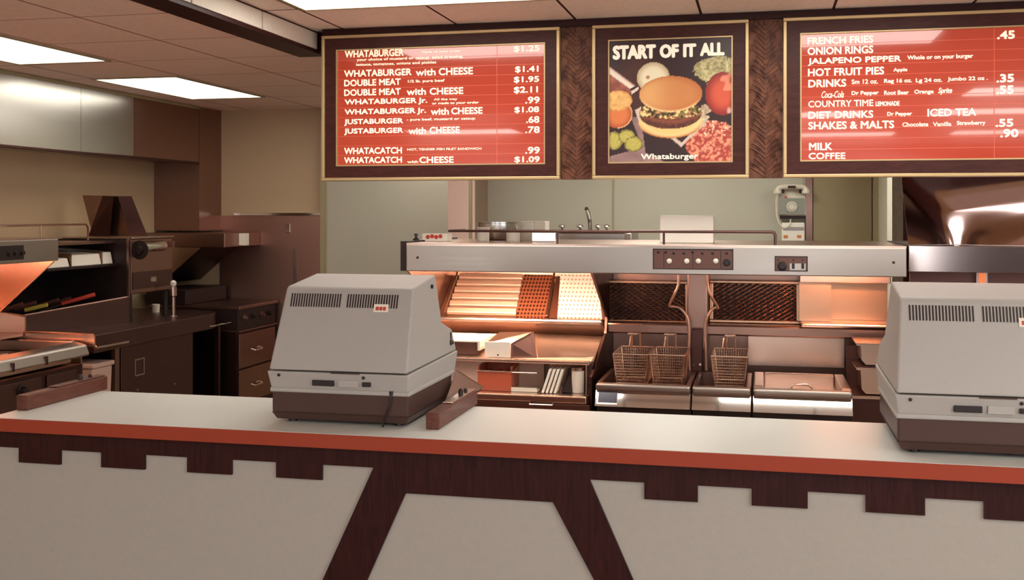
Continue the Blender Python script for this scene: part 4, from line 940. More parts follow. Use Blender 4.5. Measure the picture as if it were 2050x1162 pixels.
# steel pots and white tubs at the back of the hood
def pot(x0, x1, ytop, Y, m, name, label, cat, group=None):
    a, b = q(x0, ytop, Y), q(x1, ytop, Y); r = (b.x - a.x) / 2
    t = thing(name, label, cat, ((a.x + b.x) / 2, Y, ZT), group)
    h = a.z - ZT
    MB().lathe(((a.x + b.x) / 2, Y, ZT), [(r * 0.96, 0), (r, 0.006), (r, h - 0.008), (r * 0.95, h - 0.008), (r * 0.93, 0.01)], 28).build('body', m, t, 40)
    MB().lathe(((a.x + b.x) / 2, Y, ZT + h - 0.007), [(r * 0.94, 0), (r * 1.03, 0.001), (r * 1.03, 0.006), (r * 0.9, 0.007)], 28).build('rim', m, t, 40)
    return t
pot(958, 1036, 444, 5.62, 'hood_steel', 'stock_pot', 'wide steel pot on the hood near the pillar', 'pot')
pot(955, 979, 455, 5.36, 'white', 'plastic_tub', 'white tub on the hood in front of the wide steel pot', 'tub', 'tubs on the hood')
pot(1014, 1040, 462, 5.36, 'white', 'plastic_tub', 'low white tub on the hood right of the wide pot', 'tub', 'tubs on the hood')
pot(1042, 1068, 443, 5.50, 'white', 'plastic_tub', 'tall white tub on the hood between steel pot and wedge', 'tub', 'tubs on the hood')
pbox(1069, 443, 1091, 482, 5.55, 0.12, 'white_carton', 'small white carton on the hood right of the tall tub', 'carton', 'paper', ZT)
o = pbox(1064, 465, 1112, 481, 5.30, 0.10, 'steel_tray', 'shallow shiny steel tray on the hood behind the rail post', 'tray', 'chrome', ZT)
# back unit with sink and faucet
sx0, sx1 = q(1117, 470, 6.2).x, q(1268, 470, 6.2).x
t = thing('sink_unit', 'stainless sink unit with tall faucet behind the hood', 'sink', ((sx0 + sx1) / 2, 6.2, 0))
zs3 = q(1190, 464, 6.0).z
MB().box(sx0, sx1, 6.0, 6.45, 0.0, zs3 - 0.07).build('cabinet', 'steel_mid', t)
MB().box(sx0, sx1, 5.99, 6.46, zs3 - 0.068, zs3, 0.012).build('basin_rim', 'steel_lip', t)
MB().box(q(1249, 470, 5.98).x, q(1264, 470, 5.98).x, 5.975, 5.988, zs3 - 0.045, zs3 - 0.01, 0.003).build('bracket', 'chrome', t)
p = q(1182, 458, 6.38); e = q(1174, 418, 6.30)
MB().tube([(p.x, 6.38, zs3), q(1180, 440, 6.38), q(1177, 426, 6.34), e], 0.012, 12, smooth_pts=4).build('faucet', 'chrome_dark', t, 50)
for x in (1125, 1161, 1197, 1214):
    p = q(x, 452, 6.38); MB().lathe((p.x, 6.38, zs3), [(0.012, 0), (0.010, 0.015), (0.022, 0.022), (0.022, 0.03), (0.008, 0.036)], 14).build('tap_knob', 'chrome', t, 40)

# ---------------------------------------------------------------- back wall: pillar, phone, door
a, b = q(897, 400, 7.5).x, q(951, 400, 7.5).x
t = thing('wall_pillar', 'brown steel clad pillar against the back wall left of the pots', 'pillar', ((a + b) / 2, 7.68, 0))
MB().box(a, b, 7.5, WY - 0.001, 0, CB - 0.002).build('cladding', 'steel_h', t)
MB().box(b - 0.045, b - 0.022, 7.492, 7.4995, 0, CB - 0.002).build('corner_strip', 'trim_tan', t)
def phone():
    Y = WY - 0.001; P = lambda x, y, d=0.0: q(x, y, Y - d)
    t = thing('wall_telephone', 'pale rotary wall telephone with hanging cord', 'telephone', (P(1585, 400).x, Y, P(1585, 432).z))
    a, b = P(1558, 378), P(1613, 432)
    MB().hexa([(a.x, Y, b.z), (b.x, Y, b.z), (b.x, Y, a.z), (a.x, Y, a.z)], [(a.x, Y - 0.07, b.z), (b.x, Y - 0.07, b.z), (b.x - 0.004, Y - 0.045, a.z), (a.x + 0.004, Y - 0.045, a.z)], 0.008).build('case', 'phone', t)
    c, d = P(1559, 397, 0.07), P(1611, 430, 0.07)
    MB().box(c.x, d.x, Y - 0.078, Y - 0.071, d.z, c.z, 0.003).build('face_plate', 'phone_grey', t)
    p = P(1585, 414, 0.08)
    dl = MB().lathe((p.x, Y - 0.0785, p.z), [(0.036, 0), (0.036, 0.006), (0.026, 0.009), (0.012, 0.009)], 24, 'y').build('dial', 'phone', t, 40)
    for k in range(10):
        an = 0.4 + k * 0.54
        MB().lathe((p.x + 0.025 * math.cos(an), Y - 0.0875, p.z + 0.025 * math.sin(an)), [(0.0045, 0), (0.0045, 0.0012)], 10, 'y').build('finger_hole', 'phone_grey', dl)
    h = P(1585, 378, 0.08)
    hs = MB().tube([(h.x - 0.10, Y - 0.10, h.z - 0.028), (h.x - 0.092, Y - 0.09, h.z - 0.002), (h.x - 0.06, Y - 0.085, h.z + 0.012), (h.x + 0.06, Y - 0.085, h.z + 0.012), (h.x + 0.092, Y - 0.09, h.z - 0.002), (h.x + 0.10, Y - 0.10, h.z - 0.028)], 0.017, 12, smooth_pts=3)
    for sg in (-1, 1): hs.lathe((h.x + sg * 0.096, Y - 0.085, h.z - 0.035), [(0.026, 0), (0.03, 0.012), (0.022, 0.03)], 16)
    ho = hs.build('handset', 'phone', t, 50)
    MB().box(h.x - 0.026, h.x + 0.026, Y - 0.109, Y - 0.099, h.z + 0.004, h.z + 0.020, 0.002).build('grip_mark', 'iron', ho)
    for sg in (-1, 1): MB().box(h.x + sg * 0.058 - 0.008, h.x + sg * 0.058 + 0.008, Y - 0.078, Y - 0.05, h.z - 0.03, h.z - 0.004, 0.002).build('cradle_prong', 'iron', t)
    r_ = P(1573, 395, 0.06); MB().lathe((r_.x, Y - 0.062, r_.z), [(0.008, 0), (0.008, 0.006)], 12, 'y').build('button', 'red', t)
    MB().box(a.x + 0.01, b.x - 0.004, Y - 0.06, Y - 0.001, b.z - 0.022, b.z - 0.001).build('base_shadow_gap', 'iron', t)
    MB().tube([(h.x - 0.098, Y - 0.09, h.z - 0.035), P(1554, 410, 0.09), P(1557, 440, 0.09), P(1568, 456, 0.09), P(1580, 452, 0.09), P(1583, 440, 0.05), P(1584, 434, 0.03)], 0.006, 8, smooth_pts=5).build('cord', 'phone', t, 60)
phone()
a, b = q(1565, 446, WY - 0.08), q(1611, 487, WY - 0.08)
t = thing('dispenser', 'white paper dispenser with orange marks on the wall below the telephone', 'dispenser', ((a.x + b.x) / 2, WY - 0.04, b.z - 0.03))
MB().box(a.x, b.x, WY - 0.08, WY - 0.001, b.z - 0.03, a.z, 0.006).build('case', 'white', t)
for x in (1573, 1600):
    p = q(x, 474, WY - 0.081); MB().box(p.x - 0.014, p.x + 0.014, WY - 0.0825, WY - 0.0805, p.z - 0.01, p.z + 0.01).build('orange_mark', 'amber', t)
MB().box(a.x + 0.01, b.x - 0.005, WY - 0.084, WY - 0.0805, a.z - 0.052, a.z - 0.03, 0.001).build('slot_cover', 'steel_lip', t)
struct(MB().box(q(1613, 400, WY).x, q(1626, 400, WY).x, WY - 0.03, WY, 0, CB).build('trim_4', 'steel_mid', origin=(0, 0, 0)))
struct(MB().box(q(1628, 400, WY).x, q(1744, 400, WY).x, WY - 0.02, WY, 0, CB - 0.1).build('door_1', 'door', origin=(0, 0, 0)))
struct(MB().box(q(1747, 400, WY).x, q(1774, 400, WY).x, WY - 0.035, WY, 0, CB).build('trim_5', 'trim_tan', origin=(0, 0, 0)))
struct(MB().box(q(1776, 400, 7.3).x, q(1806, 400, 7.3).x, 7.3, WY, 0, CB).build('trim_6', 'trim_lit', origin=(0, 0, 0)))
struct(MB().box(q(1808, 400, 6.0).x, q(1826, 400, 6.0).x, 6.0, 6.5, 0, CB).build('trim_7', 'steel_dark', origin=(0, 0, 0)))

# ---------------------------------------------------------------- right hood
def right_hood():
    X0 = q(1819, 520, HY).x; X1 = X0 + 1.1
    t = thing('steam_hood', 'polished steel hood with curved upper panel above the right register', 'exhaust hood', ((X0 + X1) / 2, 5.3, 1.3))
    z1, z0 = q(1830, 492, HY).z, q(1830, 545, HY).z
    MB().box(X0, X1, HY, HY + 0.03, z0, z1, 0.003).build('front_lip', 'steel_gloss2', t)
    MB().box(X0, X0 + 0.01, HY + 0.031, 5.8, z0, z1).build('end_panel', 'steel_dark', t)
    MB().box(X0 + 0.011, X1, HY + 0.031, 5.8, z1 - 0.012, z1).build('top', 'steel_dark', t)
    # upper panel, bent to mirror the ceiling light as a V-shaped highlight
    xa = q(1826, 430, 5.2).x - 0.035; zb_ = z1 + 0.002; zt_ = 1.80
    xv = q(1905, 440, 5.25).x; xl = q(1832, 440, 5.25).x
    T = Vector((0.30, 4.19, CF)); E = Vector((0, 0, H))
    def slopes(x, z):                        # tilt that turns the crease towards the ceiling light
        P_ = Vector((x, 5.2, z)); n_ = (T - P_).normalized() - (P_ - E).normalized()
        return n_.x / -n_.y, n_.z / -n_.y
    def crease(x):                           # height of the highlight crease shaped into the sheet
        return 1.62 + (0.13 * max(0, (xv - x) / (xv - xl)) ** 1.3 if x < xv else 0.13 * (x - xv))
    NX = 80; G = [0.0]; hx = (X1 - xa) / NX
    for i in range(NX):
        x = xa + hx * (i + 0.5); sx_, sz_ = slopes(x, crease(x))
        G.append(G[-1] + hx * (sx_ + sz_ * (crease(x + 0.01) - crease(x - 0.01)) / 0.02))
    def sheet_y(x, z):
        i = int(round((x - xa) / hx)); zv = crease(x); d = z - zv
        k = 5.5 if d > 0 else 5.5 * (1 - 0.9 * math.exp(-((x - xv) / 0.06) ** 2))
        d2 = max(-0.10, min(d, 0.038))
        return G[i] + slopes(x, zv)[1] * d - k * d2 * d2 / 2 - k * d2 * (d - d2)
    t2 = bmesh.new(); n = 40; g = []
    for j in range(n + 1):
        row = []
        for i in range(n * 2 + 1):
            u, v = i / (2 * n), j / n
            x = xa + (X1 - xa) * u; z = zb_ + (zt_ - zb_) * v
            row.append(t2.verts.new((x, 5.29 + sheet_y(x, z), z)))
        g.append(row)
    for j in range(n):
        for i in range(2 * n): t2.faces.new((g[j][i], g[j][i + 1], g[j + 1][i + 1], g[j + 1][i]))
    ex = bmesh.ops.extrude_face_region(t2, geom=t2.faces[:]); vs2 = [v for v in ex['geom'] if isinstance(v, bmesh.types.BMVert)]
    bmesh.ops.translate(t2, verts=vs2, vec=(0, 0.006, 0)); bmesh.ops.recalc_face_normals(t2, faces=t2.faces[:])
    mb = MB(); mb._add(t2); mb.build('upper_panel', 'steel_gloss', t, 40)
    p = q(1902, 484, 5.18); MB().lathe((p.x, 5.175, p.z), [(0.006, -0.02), (0.006, 0.006)], 12, 'y').build('bolt', 'black', t)
    MB().box(X0 + 0.03, X1, 5.15, 5.17, 1.04, z0 - 0.001).build('back_panel', 'steel_dark', t)
    p = q(1965, 556, 5.13)
    hl = MB().box(p.x - 0.024, p.x + 0.024, 5.12, 5.149, p.z - 0.04, z0 - 0.001, 0.002).build('heat_lamp', 'steel_lip', t)
    MB().box(p.x - 0.014, p.x + 0.014, 5.113, 5.1195, p.z - 0.035, p.z + 0.02).build('element', 'heat_red', hl)
right_hood()

# ================================================================== GRILL LINE ALONG THE LEFT WALL
# exhaust duct panel above the grill line
LX = -4.17
ya, ym_, yb_ = 2.6, on_x(162, 300, LX).y, on_x(268, 300, LX).y
yc = on_x(398, 300, LX).y
zl = on_x(150, 303, LX).z
t = thing('duct_hood', 'large sheet steel hood panel under the ceiling along the left wall', 'exhaust hood', (LX, 5.5, zl))
MB().box(WX + 0.002, LX, ya, ym_ - 0.0015, zl + 0.004, CB - 0.004).build('panel', 'hood_steel', t)
MB().box(WX + 0.002, LX, ym_ + 0.0015, yb_ - 0.002, zl + 0.004, CB - 0.004).build('panel', 'hood_steel', t)
MB().box(WX + 0.002, LX, yb_ + 0.002, yc, zl + 0.004, CB - 0.004).build('panel', 'steel_mid', t)
MB().box(LX - 0.03, LX + 0.008, ya, yc, zl - 0.016, zl + 0.003, 0.003).build('bottom_trim', 'steel_dark', t)
MB().box(LX - 0.01, LX + 0.012, ya, yc, CB - 0.022, CB - 0.003).build('top_trim', 'trim_tan', t)
# dark steel panel on the wall below it, and the corner duct
ye = WY - 0.002
o = MB().box(WX + 0.002, LX, yc + 0.006, ye, 1.49, CB - 0.002).build('corner_duct', 'steel_mid'); tag(o, 'brown steel duct rising to the ceiling in the far left corner', 'duct')
# corner hood in the far left corner
t = thing('corner_hood', 'low steel hood with sloping underside in the far left corner', 'exhaust hood', (-4.0, 7.6, 1.3))
xh = q(520, 470, 7.85).x
yh0 = 7.28
MB().box(WX + 0.01, xh, yh0, ye - 0.012, 1.372, 1.475, 0.003).build('hood_lip', 'steel_mid', t)
MB().prism([(WX + 0.01, yh0, 1.37), (-4.02, yh0, 1.37), (-4.30, yh0, 1.14), (WX + 0.01, yh0, 1.10)], (0, 0.012, 0)).build('end_panel', 'steel_h', t)
MB().plate([(-4.02, yh0 + 0.014, 1.368), (-4.02, ye - 0.02, 1.368), (-4.34, ye - 0.02, 1.10), (-4.34, yh0 + 0.014, 1.10)], 0.006).build('underside', 'steel_dark', t)
o = MB().box(xh + 0.0002, xh + 0.05, 7.50, 7.57, 1.38, 1.47, 0.003).build('control_box', 'paper', t); o['label'] = 'small white control box'
# steel backsplash on the back wall
a, b = q(441, 430, WY).x, q(647, 430, WY).x
t = thing('wall_cladding', 'brown reflecting steel backsplash with bright top edge on the back wall', 'backsplash', ((a + b) / 2, WY, 0.6))
zc_ = q(560, 432, WY).z
MB().box(a, b, WY - 0.012, WY - 0.001, 0.5, zc_).build('sheet', 'clad_steel', t)
MB().box(q(470, 430, WY).x, b, WY - 0.022, WY - 0.001, zc_ + 0.001, zc_ + 0.022, 0.002).build('top_edge', 'chrome', t)
MB().box(q(588, 430, WY).x, q(596, 430, WY).x, WY - 0.016, WY - 0.0125, 0.6, 1.35).build('seam', 'steel', t)
p = q(577, 456, WY - 0.02); MB().box(p.x - 0.02, p.x + 0.02, WY - 0.03, WY - 0.013, p.z - 0.04, p.z + 0.03, 0.003).build('outlet', 'steel', t)

# ---- grill cabinet with drawers (far end)
EX = -3.70
e0, e1 = 7.20, 7.82
t = thing('drawer_cabinet', 'dark griddle cabinet with two drawers behind the left register', 'cabinet', (EX - 0.35, 7.5, 0))
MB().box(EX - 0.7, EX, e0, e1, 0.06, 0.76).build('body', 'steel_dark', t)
MB().box(EX - 0.7, EX + 0.03, e0, e1 + 0.02, 0.925, 0.95, 0.004).build('griddle_top', 'steel_mid', t)
MB().box(EX - 0.7, EX + 0.012, e0, e1, 0.775, 0.924).build('control_band', 'iron', t)
MB().box(EX - 0.72, EX - 0.40, e0, e1, 0.951, 1.06, 0.005).build('griddle_back', 'iron', t)
MB().box(EX - 0.7, EX + 0.03, e0, e1, 0.762, 0.774, 0.003).build('ledge', 'steel_mid', t)
for k in range(4):
    y = e0 + 0.10 + k * 0.14
    MB().lathe((EX + 0.012, y, 0.86), [(0.022, 0), (0.022, 0.006), (0.014, 0.008), (0.012, 0.024)], 16, 'x').build('knob', 'black' if k % 2 else 'steel_mid', t, 40)
for z0, z1 in ((0.50, 0.745), (0.24, 0.485)):
    d = MB().box(EX + 0.001, EX + 0.018, e0 + 0.02, e1 - 0.01, z0, z1, 0.003).build('drawer', 'steel_mid', t)
    y = (e0 + e1) / 2 - 0.04
    MB().tube([(EX + 0.018, y - 0.07, (z0 + z1) / 2), (EX + 0.045, y - 0.06, (z0 + z1) / 2 - 0.01), (EX + 0.045, y + 0.06, (z0 + z1) / 2 - 0.01), (EX + 0.018, y + 0.07, (z0 + z1) / 2)], 0.006, 8).build('handle', 'chrome', d)

# ---- dressing table with rounded end
DX = -3.72; DT = 0.925
t = thing('dressing_table', 'dark steel work table with rounded end under the toaster', 'work table', (-4.1, 6.3, 0))
pts = [(WX + 0.02, 5.53), (DX, 5.53), (DX, 6.86)]
for k in range(1, 9):
    an = k / 8 * math.pi / 2
    pts.append((DX - 0.30 * (1 - math.cos(an)), 6.86 + 0.31 * math.sin(an)))
pts.append((WX + 0.02, 7.17))
MB().prism([(x, y, DT - 0.105) for x, y in pts], (0, 0, 0.105), 0.006).build('table_top', 'steel_dk2', t)
bx = DX - 0.06
yo0, yo1 = on_x(388, 740, bx).y, 7.12
MB().box(WX + 0.03, bx - 0.02, on_x(238, 740, bx).y + 0.002, yo0, 0.05, DT - 0.107).build('cabinet', 'steel_dark', t)
dr = MB().box(bx - 0.018, bx, on_x(243, 740, bx).y, yo0 - 0.01, 0.10, DT - 0.115, 0.003).build('door', 'steel_dk2', t)
p = on_x(278, 735, bx)
m = MB()
for c in ((-0.045, 0.045, 0.045, 0.053), (-0.045, 0.045, -0.053, -0.045), (-0.053, -0.045, -0.053, 0.053), (0.045, 0.053, -0.053, 0.053)): m.box(bx + 0.0005, bx + 0.008, p.y + c[0], p.y + c[1], p.z + c[2], p.z + c[3], 0.001)
m.build('recessed_handle', 'steel', dr)
for y, z in ((p.y - 0.02, p.z - 0.14), (p.y + 0.42, p.z - 0.17)): MB().lathe((bx, y, z), [(0.007, 0), (0.007, 0.004)], 10, 'x').build('screw', 'steel', dr)
MB().box(bx - 0.022, bx + 0.004, on_x(229, 740, bx).y, on_x(238, 740, bx).y, 0.02, DT - 0.107).build('post', 'steel_mid', t)
MB().box(bx - 0.03, bx, yo1 - 0.03, yo1, 0.0, DT - 0.107).build('leg', 'steel_mid', t)
MB().box(WX + 0.03, WX + 0.06, yo0 + 0.001, yo1 - 0.03, 0.0, DT - 0.107).build('back_board', 'black', t)
m = MB()
a, b = on_x(192, 697, DX + 0.05), on_x(257, 685, DX + 0.05)
m.tube([(DX + 0.001, a.y + 0.03, a.z + 0.05), (DX + 0.05, a.y, a.z), (DX + 0.05, b.y, b.z)], 0.007, 8); m.build('towel_bar', 'steel', t)
p = on_x(450, 646, DX); m = MB()
for k in range(2): m.tube([(DX + 0.001, p.y - 0.22 + k * 0.15, p.z - 0.004), (DX + 0.02, p.y - 0.20 + k * 0.15, p.z - 0.004), (DX + 0.02, p.y - 0.10 + k * 0.15, p.z - 0.004), (DX + 0.001, p.y - 0.08 + k * 0.15, p.z - 0.004)], 0.005, 6)
m.build('pull_handle', 'chrome', t)

# ---- open trough with shelf of wrapping papers
BX = -3.95
b0_, b1_ = 5.535, 6.24
t = thing('condiment_trough', 'dark steel trough with upper shelf between heated station and toaster', 'condiment station', (-4.2, 5.85, DT))
BS = -4.18
MB().hexa([(BS, b0_, DT + 0.001), (BX, b1_, DT + 0.001), (BX, b1_, 1.085), (BS, b0_, 1.025)], [(BS - 0.012, b0_, DT + 0.001), (BX - 0.012, b1_, DT + 0.001), (BX - 0.012, b1_, 1.085), (BS - 0.012, b0_, 1.025)]).build('front_panel', 'steel_dk2', t)
MB().tube([(BS - 0.006, b0_, 1.027), (BX - 0.006, b1_, 1.087)], 0.008, 8).build('rim', 'steel_mid', t)
MB().prism([(WX + 0.03, b0_, DT + 0.001), (BS - 0.014, b0_, DT + 0.001), (BX - 0.014, b1_, DT + 0.001), (WX + 0.03, b1_, DT + 0.001)], (0, 0, 0.06)).build('trough_floor', 'black', t)
MB().box(WX + 0.012, WX + 0.029, b0_, b1_, DT + 0.001, 1.45).build('back_panel', 'iron', t)
MB().box(WX + 0.03, BX, b1_ + 0.001, b1_ + 0.014, DT + 0.001, 1.455).build('end_panel', 'iron', t)
MB().box(BX - 0.012, BX + 0.004, b1_ - 0.012, b1_, 1.09, 1.46).build('post', 'steel_mid', t)
MB().box(WX + 0.03, -4.03, b0_, b1_ - 0.001, 1.285, 1.300).build('paper_shelf', 'iron', t)
MB().box(WX + 0.03, -4.05, b0_, b1_ - 0.001, 1.43, 1.445).build('top_shelf', 'steel_mid', t)
ys0 = on_x(120, 530, -4.04).y; ys1 = on_x(147, 530, -4.04).y; ys2 = on_x(210, 530, -4.04).y; ys3 = on_x(240, 523, -4.04).y
for a, b, h, lb in ((5.545, ys1 - 0.01, 0.05, 'leftmost white stack of wrapping papers on the trough shelf'), (ys1 + 0.005, ys2 - 0.008, 0.066, 'widest white stack of wrapping papers in the middle of the trough shelf'), (ys2, min(ys3, b1_ - 0.012), 0.072, 'white stack of wrapping papers at the right end of the trough shelf')):
    t2 = thing('wrapping_papers', lb, 'paper stack', (-4.2, (a + b) / 2, 1.301), 'wrapping paper stacks on the trough shelf')
    MB().hexa([(-4.42, a, 1.301), (-4.06, a, 1.301), (-4.06, b, 1.301), (-4.42, b, 1.301)], [(-4.42, a, 1.301 + h + 0.03), (-4.075, a, 1.301 + h), (-4.075, b, 1.301 + h), (-4.42, b, 1.301 + h + 0.03)], 0.002).build('stack', 'paper', t2)
    MB().box(-4.42, -4.055, a - 0.004, a - 0.0005, 1.301, 1.301 + h + 0.012).build('divider', 'steel_mid', t2)
# utensils in the trough
def utensil(y0, x, col, lb, ln=0.26, dz=0.05, dy=0.1):
    t = thing('spatula', lb, 'utensil', (x, y0, 0.986), 'utensils in the trough')
    MB().tube([(x, y0, 1.005), (x + ln * 0.45, y0 + dy * 0.45, 1.015 + dz * 0.45)], 0.008, 8).build('blade', 'steel', t)
    MB().tube([(x + ln * 0.46, y0 + dy * 0.46, 1.015 + dz * 0.47), (x + ln, y0 + dy, 1.015 + dz)], 0.013, 8).build('handle', col, t)
utensil(5.66, -4.40, 'yellow', 'yellow handled utensil lying in the dark trough', 0.24, 0.06, 0.05)
utensil(5.84, -4.36, 'red', 'red handled utensil lying across the rim of the dark trough', 0.30, 0.10, 0.20)
for i, (y, lb) in enumerate(((5.56, 'first brown handled utensil from the heated station in the trough'), (5.68, 'second brown handled utensil from the heated station in the trough'), (5.90, 'third brown handled utensil, in the middle of the trough'), (6.02, 'fourth brown handled utensil, nearest the toaster in the trough'))):
    utensil(y, -4.48, 'rail_wood', lb, 0.22, 0.07, 0.06)

# ---- bun toaster with loading chute
c0, c1 = 6.262, on_x(345, 530, BX).y
t = thing('bun_toaster', 'stainless bun toaster with chrome roller on the dark work table', 'toaster', (-4.2, (c0 + c1) / 2, DT))
MB().box(-4.45, BX, c0, c1, 1.10, 1.455, 0.006).build('housing', 'steel_mid', t)
MB().box(-4.45, BX + 0.012, c0 - 0.004, c1 + 0.004, 1.456, 1.468, 0.003).build('top_plate', 'steel', t)
MB().box(BX + 0.0005, BX + 0.006, c0 + 0.01, c1 - 0.01, 1.13, 1.24).build('lower_door', 'steel_dk2', t)
MB().box(BX + 0.0065, BX + 0.009, (c0 + c1) / 2 - 0.03, (c0 + c1) / 2 + 0.03, 1.17, 1.20).build('badge', 'steel', t)
MB().lathe((BX + 0.04, c0 + 0.04, 1.405), [(0.034, 0), (0.036, -0.01), (0.036, -0.26), (0.034, -0.27)], 24, 'y').build('roller', 'chrome', t, 40)
MB().lathe((BX + 0.045, c0 + 0.035, 1.385), [(0.058, 0.0), (0.062, 0.012), (0.030, 0.014), (0.026, 0.03), (0.012, 0.032)], 24, 'y').build('roller_wheel', 'iron', t, 40)
MB().box(BX + 0.001, BX + 0.03, c1 - 0.05, c1 - 0.02, 1.39, 1.43).build('bracket', 'steel_mid', t)
for y in (c0 + 0.03, c1 - 0.04):
    for x in (-4.42, BX - 0.03): MB().lathe((x, y, DT + 0.001), [(0.018, 0), (0.015, 0.17)], 12).build('foot', 'black', t)
# chute on the toaster
t = thing('bun_chute', 'tilted folded steel loading chute standing on the toaster', 'chute', (-4.25, (c0 + c1) / 2, 1.469))
P = lambda x, y, X: on_x(x, y, X)
bl, br = P(186, 473, -4.36), P(262, 473, -4.06); tl, tr = P(165, 391, -4.42), P(236, 393, -4.12)
bl.z = br.z = 1.470
MB().hexa([bl, br, tr, tl], [v + Vector((0.0, 0.012, 0.0)) for v in (bl, br, tr, tl)]).build('plate', 'steel_mid', t)
f = Vector((0.10, 0.03, 0.0)); f2 = Vector((0.0, -0.05, 0.0))
MB().hexa([br, br + f, tr + f * 0.8, tr], [v + Vector((0, 0.008, 0)) for v in (br, br + f, tr + f * 0.8, tr)]).build('flange', 'steel_dark', t)
mid = bl.lerp(br, 0.55); 
MB().hexa([bl + f2, mid + f2, tr + f2, tl.lerp(tr, 0.7) + f2], [v + Vector((0, 0.006, 0)) for v in (bl + f2, mid + f2, tr + f2, tl.lerp(tr, 0.7) + f2)]).build('guide_fold', 'steel_dark', t)
# small things on the work table
p = on_z(312, 626, DT)
o = MB().lathe((p.x, p.y, DT + 0.0005), [(0.024, 0), (0.028, 0.058), (0.024, 0.058), (0.021, 0.006)], 16).build('paper_cup', 'paper', None, 40); tag(o, 'small white cup on the work table below the toaster', 'cup')
p = on_z(347, 634, DT)
t = thing('dispenser_tap', 'steel post with white knob standing on the work table right of the toaster', 'dispenser', (p.x, p.y, DT))
MB().lathe((p.x, p.y, DT + 0.0005), [(0.03, 0), (0.03, 0.006), (0.012, 0.01), (0.012, 0.13), (0.022, 0.14), (0.022, 0.20)], 16).build('post', 'steel', t, 40)
MB().lathe((p.x, p.y, DT + 0.202), [(0.010, 0), (0.020, 0.012), (0.020, 0.030), (0.008, 0.042)], 16).build('knob', 'white', t, 40)

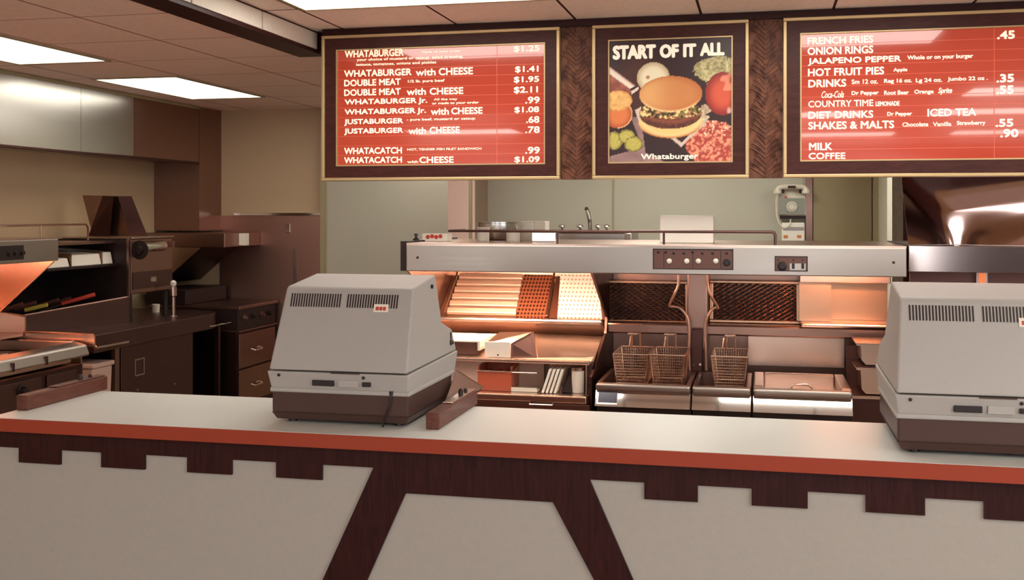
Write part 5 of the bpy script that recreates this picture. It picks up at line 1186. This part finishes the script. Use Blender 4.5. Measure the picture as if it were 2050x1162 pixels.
# ---- heated holding station at the left edge
AX = -3.84
def left_station():
    yE = 5.37
    t = thing('holding_station', 'steel holding station with glowing interior cut by the left edge of the photo', 'holding station', (-4.1, 4.6, 0))
    y0 = 3.75
    zt2, zb2 = 1.482, 1.356
    MB().box(AX - 0.025, AX, y0, yE, zb2, zt2 - 0.004, 0.004).build('hood_lip', 'steel_lip', t)
    MB().box(WX + 0.02, AX - 0.002, y0, yE, zt2 - 0.004, zt2 + 0.003).build('hood_top', 'steel_h', t)
    p, s = on_x(22, 495, AX), on_x(46, 522, AX)
    cp_ = MB().box(AX + 0.0005, AX + 0.006, on_x(-40, 497, AX).y, s.y, zb2 + 0.02, zt2 - 0.03, 0.001).build('control_panel', 'iron', t)
    for k in range(3): MB().lathe((AX + 0.006, p.y - 0.02 + k * 0.05, zb2 + 0.055), [(0.014, 0), (0.012, 0.012)], 12, 'x').build('knob', 'black', cp_)
    # stepped end panel
    en = [(WX + 0.02, zb2 + 0.11), (AX - 0.026, zb2 + 0.11), (AX - 0.026, zb2), (-4.222, 1.062), (-4.056, 1.042), (-4.056, 0.948), (-3.615, 0.944), (-3.615, 0.88), (-3.70, 0.88), (-3.70, 0.0), (WX + 0.02, 0.0)]
    MB().prism([(x, yE, z) for x, z in en], (0, 0.012, 0)).build('end_panel', 'steel_h', t)
    MB().tube([(AX - 0.024, yE - 0.004, zb2), (-4.222, yE - 0.004, 1.062), (-4.056, yE - 0.004, 1.042)], 0.006, 6).build('edge_bead', 'steel', t)
    MB().tube([(-4.056, yE - 0.004, 0.952), (-3.615, yE - 0.004, 0.948)], 0.007, 6).build('edge_bead', 'steel', t)
    MB().box(WX + 0.02, WX + 0.035, y0, yE - 0.01, 0.5, zb2 + 0.10).build('back_panel', 'steel_h', t)
    MB().box(WX + 0.036, AX - 0.03, y0, yE - 0.01, zb2 + 0.085, zb2 + 0.095).build('underside', 'steel_lip', t)
    for a, b in ((3.85, 4.5), (4.6, 5.25)):
        s = MB().box(-4.14, -4.10, a, b, zb2 + 0.035, zb2 + 0.05).build('heat_lamp', 'heat_left', t)
        MB().box(-4.15, -4.09, a - 0.01, b + 0.01, zb2 + 0.052, zb2 + 0.066).build('lamp_shade', 'steel', s)
    # sloping chute and shelf inside
    MB().plate([(-4.50, y0, 1.28), (-4.50, yE - 0.012, 1.28), (-4.22, yE - 0.012, 1.08), (-4.22, y0, 1.08)], 0.006).build('chute_bed', 'steel_h', t)
    MB().box(WX + 0.036, -4.06, y0, yE - 0.012, 0.93, 0.945).build('shelf', 'steel_h', t)
    # work surface with rolled front rim
    xr = -3.615
    MB().hexa([(xr, y0, 0.838), (xr, yE - 0.035, 0.838), (xr - 0.10, yE - 0.035, 0.838), (xr - 0.10, y0, 0.838)], [(xr - 0.022, y0, 0.898), (xr - 0.022, yE - 0.035, 0.898), (xr - 0.095, yE - 0.035, 0.914), (xr - 0.095, y0, 0.914)], 0.010).build('front_rim', 'steel_lip', t)
    for y in (on_x(95, 735, xr).y, on_x(28, 745, xr).y): MB().box(xr - 0.085, xr + 0.002, y - 0.004, y + 0.004, 0.836, 0.880).build('rim_joint', 'steel_dark', t)
    MB().box(WX + 0.036, xr - 0.101, yE - 0.065, yE - 0.03, 0.85, 0.916, 0.006).build('end_rim', 'steel_h', t)
    MB().box(WX + 0.036, xr - 0.101, y0, yE - 0.066, 0.80, 0.815).build('well_floor', 'steel_h', t)
    MB().box(-4.3, -3.95, y0 + 0.1, 5.10, 0.816, 0.87, 0.006).build('heated_pan', 'steel_h', t)
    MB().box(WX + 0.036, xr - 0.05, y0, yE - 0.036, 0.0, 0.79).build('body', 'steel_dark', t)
    for a, b in ((92, 150), (-20, 80)):
        yA, yB = on_x(a, 770, xr - 0.05).y, on_x(b, 770, xr - 0.05).y
        MB().box(xr - 0.0495, xr - 0.04, yA, yB, 0.60, 0.77, 0.002).build('access_panel', 'steel_dk2', t)
    p = on_x(42, 782, xr - 0.04)
    MB().lathe((xr - 0.04, p.y, p.z), [(0.03, 0), (0.03, 0.006), (0.020, 0.008), (0.018, 0.035)], 20, 'x').build('thermostat_knob', 'black', t, 40)
    # rail on the hood
    xa = AX - 0.30; z = q(60, 452, 5.3).z
    zz = on_x(80, 451, xa).z; ye_ = on_x(176, 450, xa).y
    MB().tube([(xa, y0, zz), (xa, ye_ - 0.02, zz), (xa, ye_, zz - 0.02), (xa, ye_, zt2 - 0.03)], 0.006, 8).tube([(xa, on_x(82, 455, xa).y, zz), (xa, on_x(82, 455, xa).y, zt2)], 0.005, 8).build('rail', 'steel_mid', t, 40)
left_station()
a, b = 5.535, on_x(230, 750, -3.735).y
t = thing('waste_bin', 'pale square bin with lid standing under the work table beside the holding station', 'bin', (-3.86, (a + b) / 2, 0))
zt3 = on_x(205, 736, -3.735).z
MB().hexa([(-3.98, a + 0.02, 0), (-3.76, a + 0.02, 0), (-3.76, b - 0.04, 0), (-3.98, b - 0.04, 0)], [(-3.99, a + 0.006, zt3), (-3.745, a + 0.006, zt3), (-3.745, b - 0.012, zt3), (-3.99, b - 0.012, zt3)], 0.006).build('body', 'pale_bin', t)
MB().box(-3.995, -3.735, a, b, zt3 + 0.001, zt3 + 0.028, 0.006).build('lid', 'pale_bin', t)

# low steel cabinet under the steam hood, behind the right register
cx0, cx1 = hx1 + 0.34, q(1819, 520, HY).x + 1.1
t = thing('steam_cabinet', 'low steel cabinet under the polished hood behind the right register', 'cabinet', ((cx0 + cx1) / 2, 5.35, 0))
MB().box(cx0, cx1, 5.02, 5.70, 0.0, 0.86).build('body', 'steel_mid', t)
MB().box(cx0 - 0.01, cx1, 4.98, 5.72, 0.861, 0.89, 0.008).build('top', 'steel_lip', t)
MB().box(cx0, cx1, 5.19, 5.21, 0.891, 1.03).build('backsplash', 'steel_dark', t)
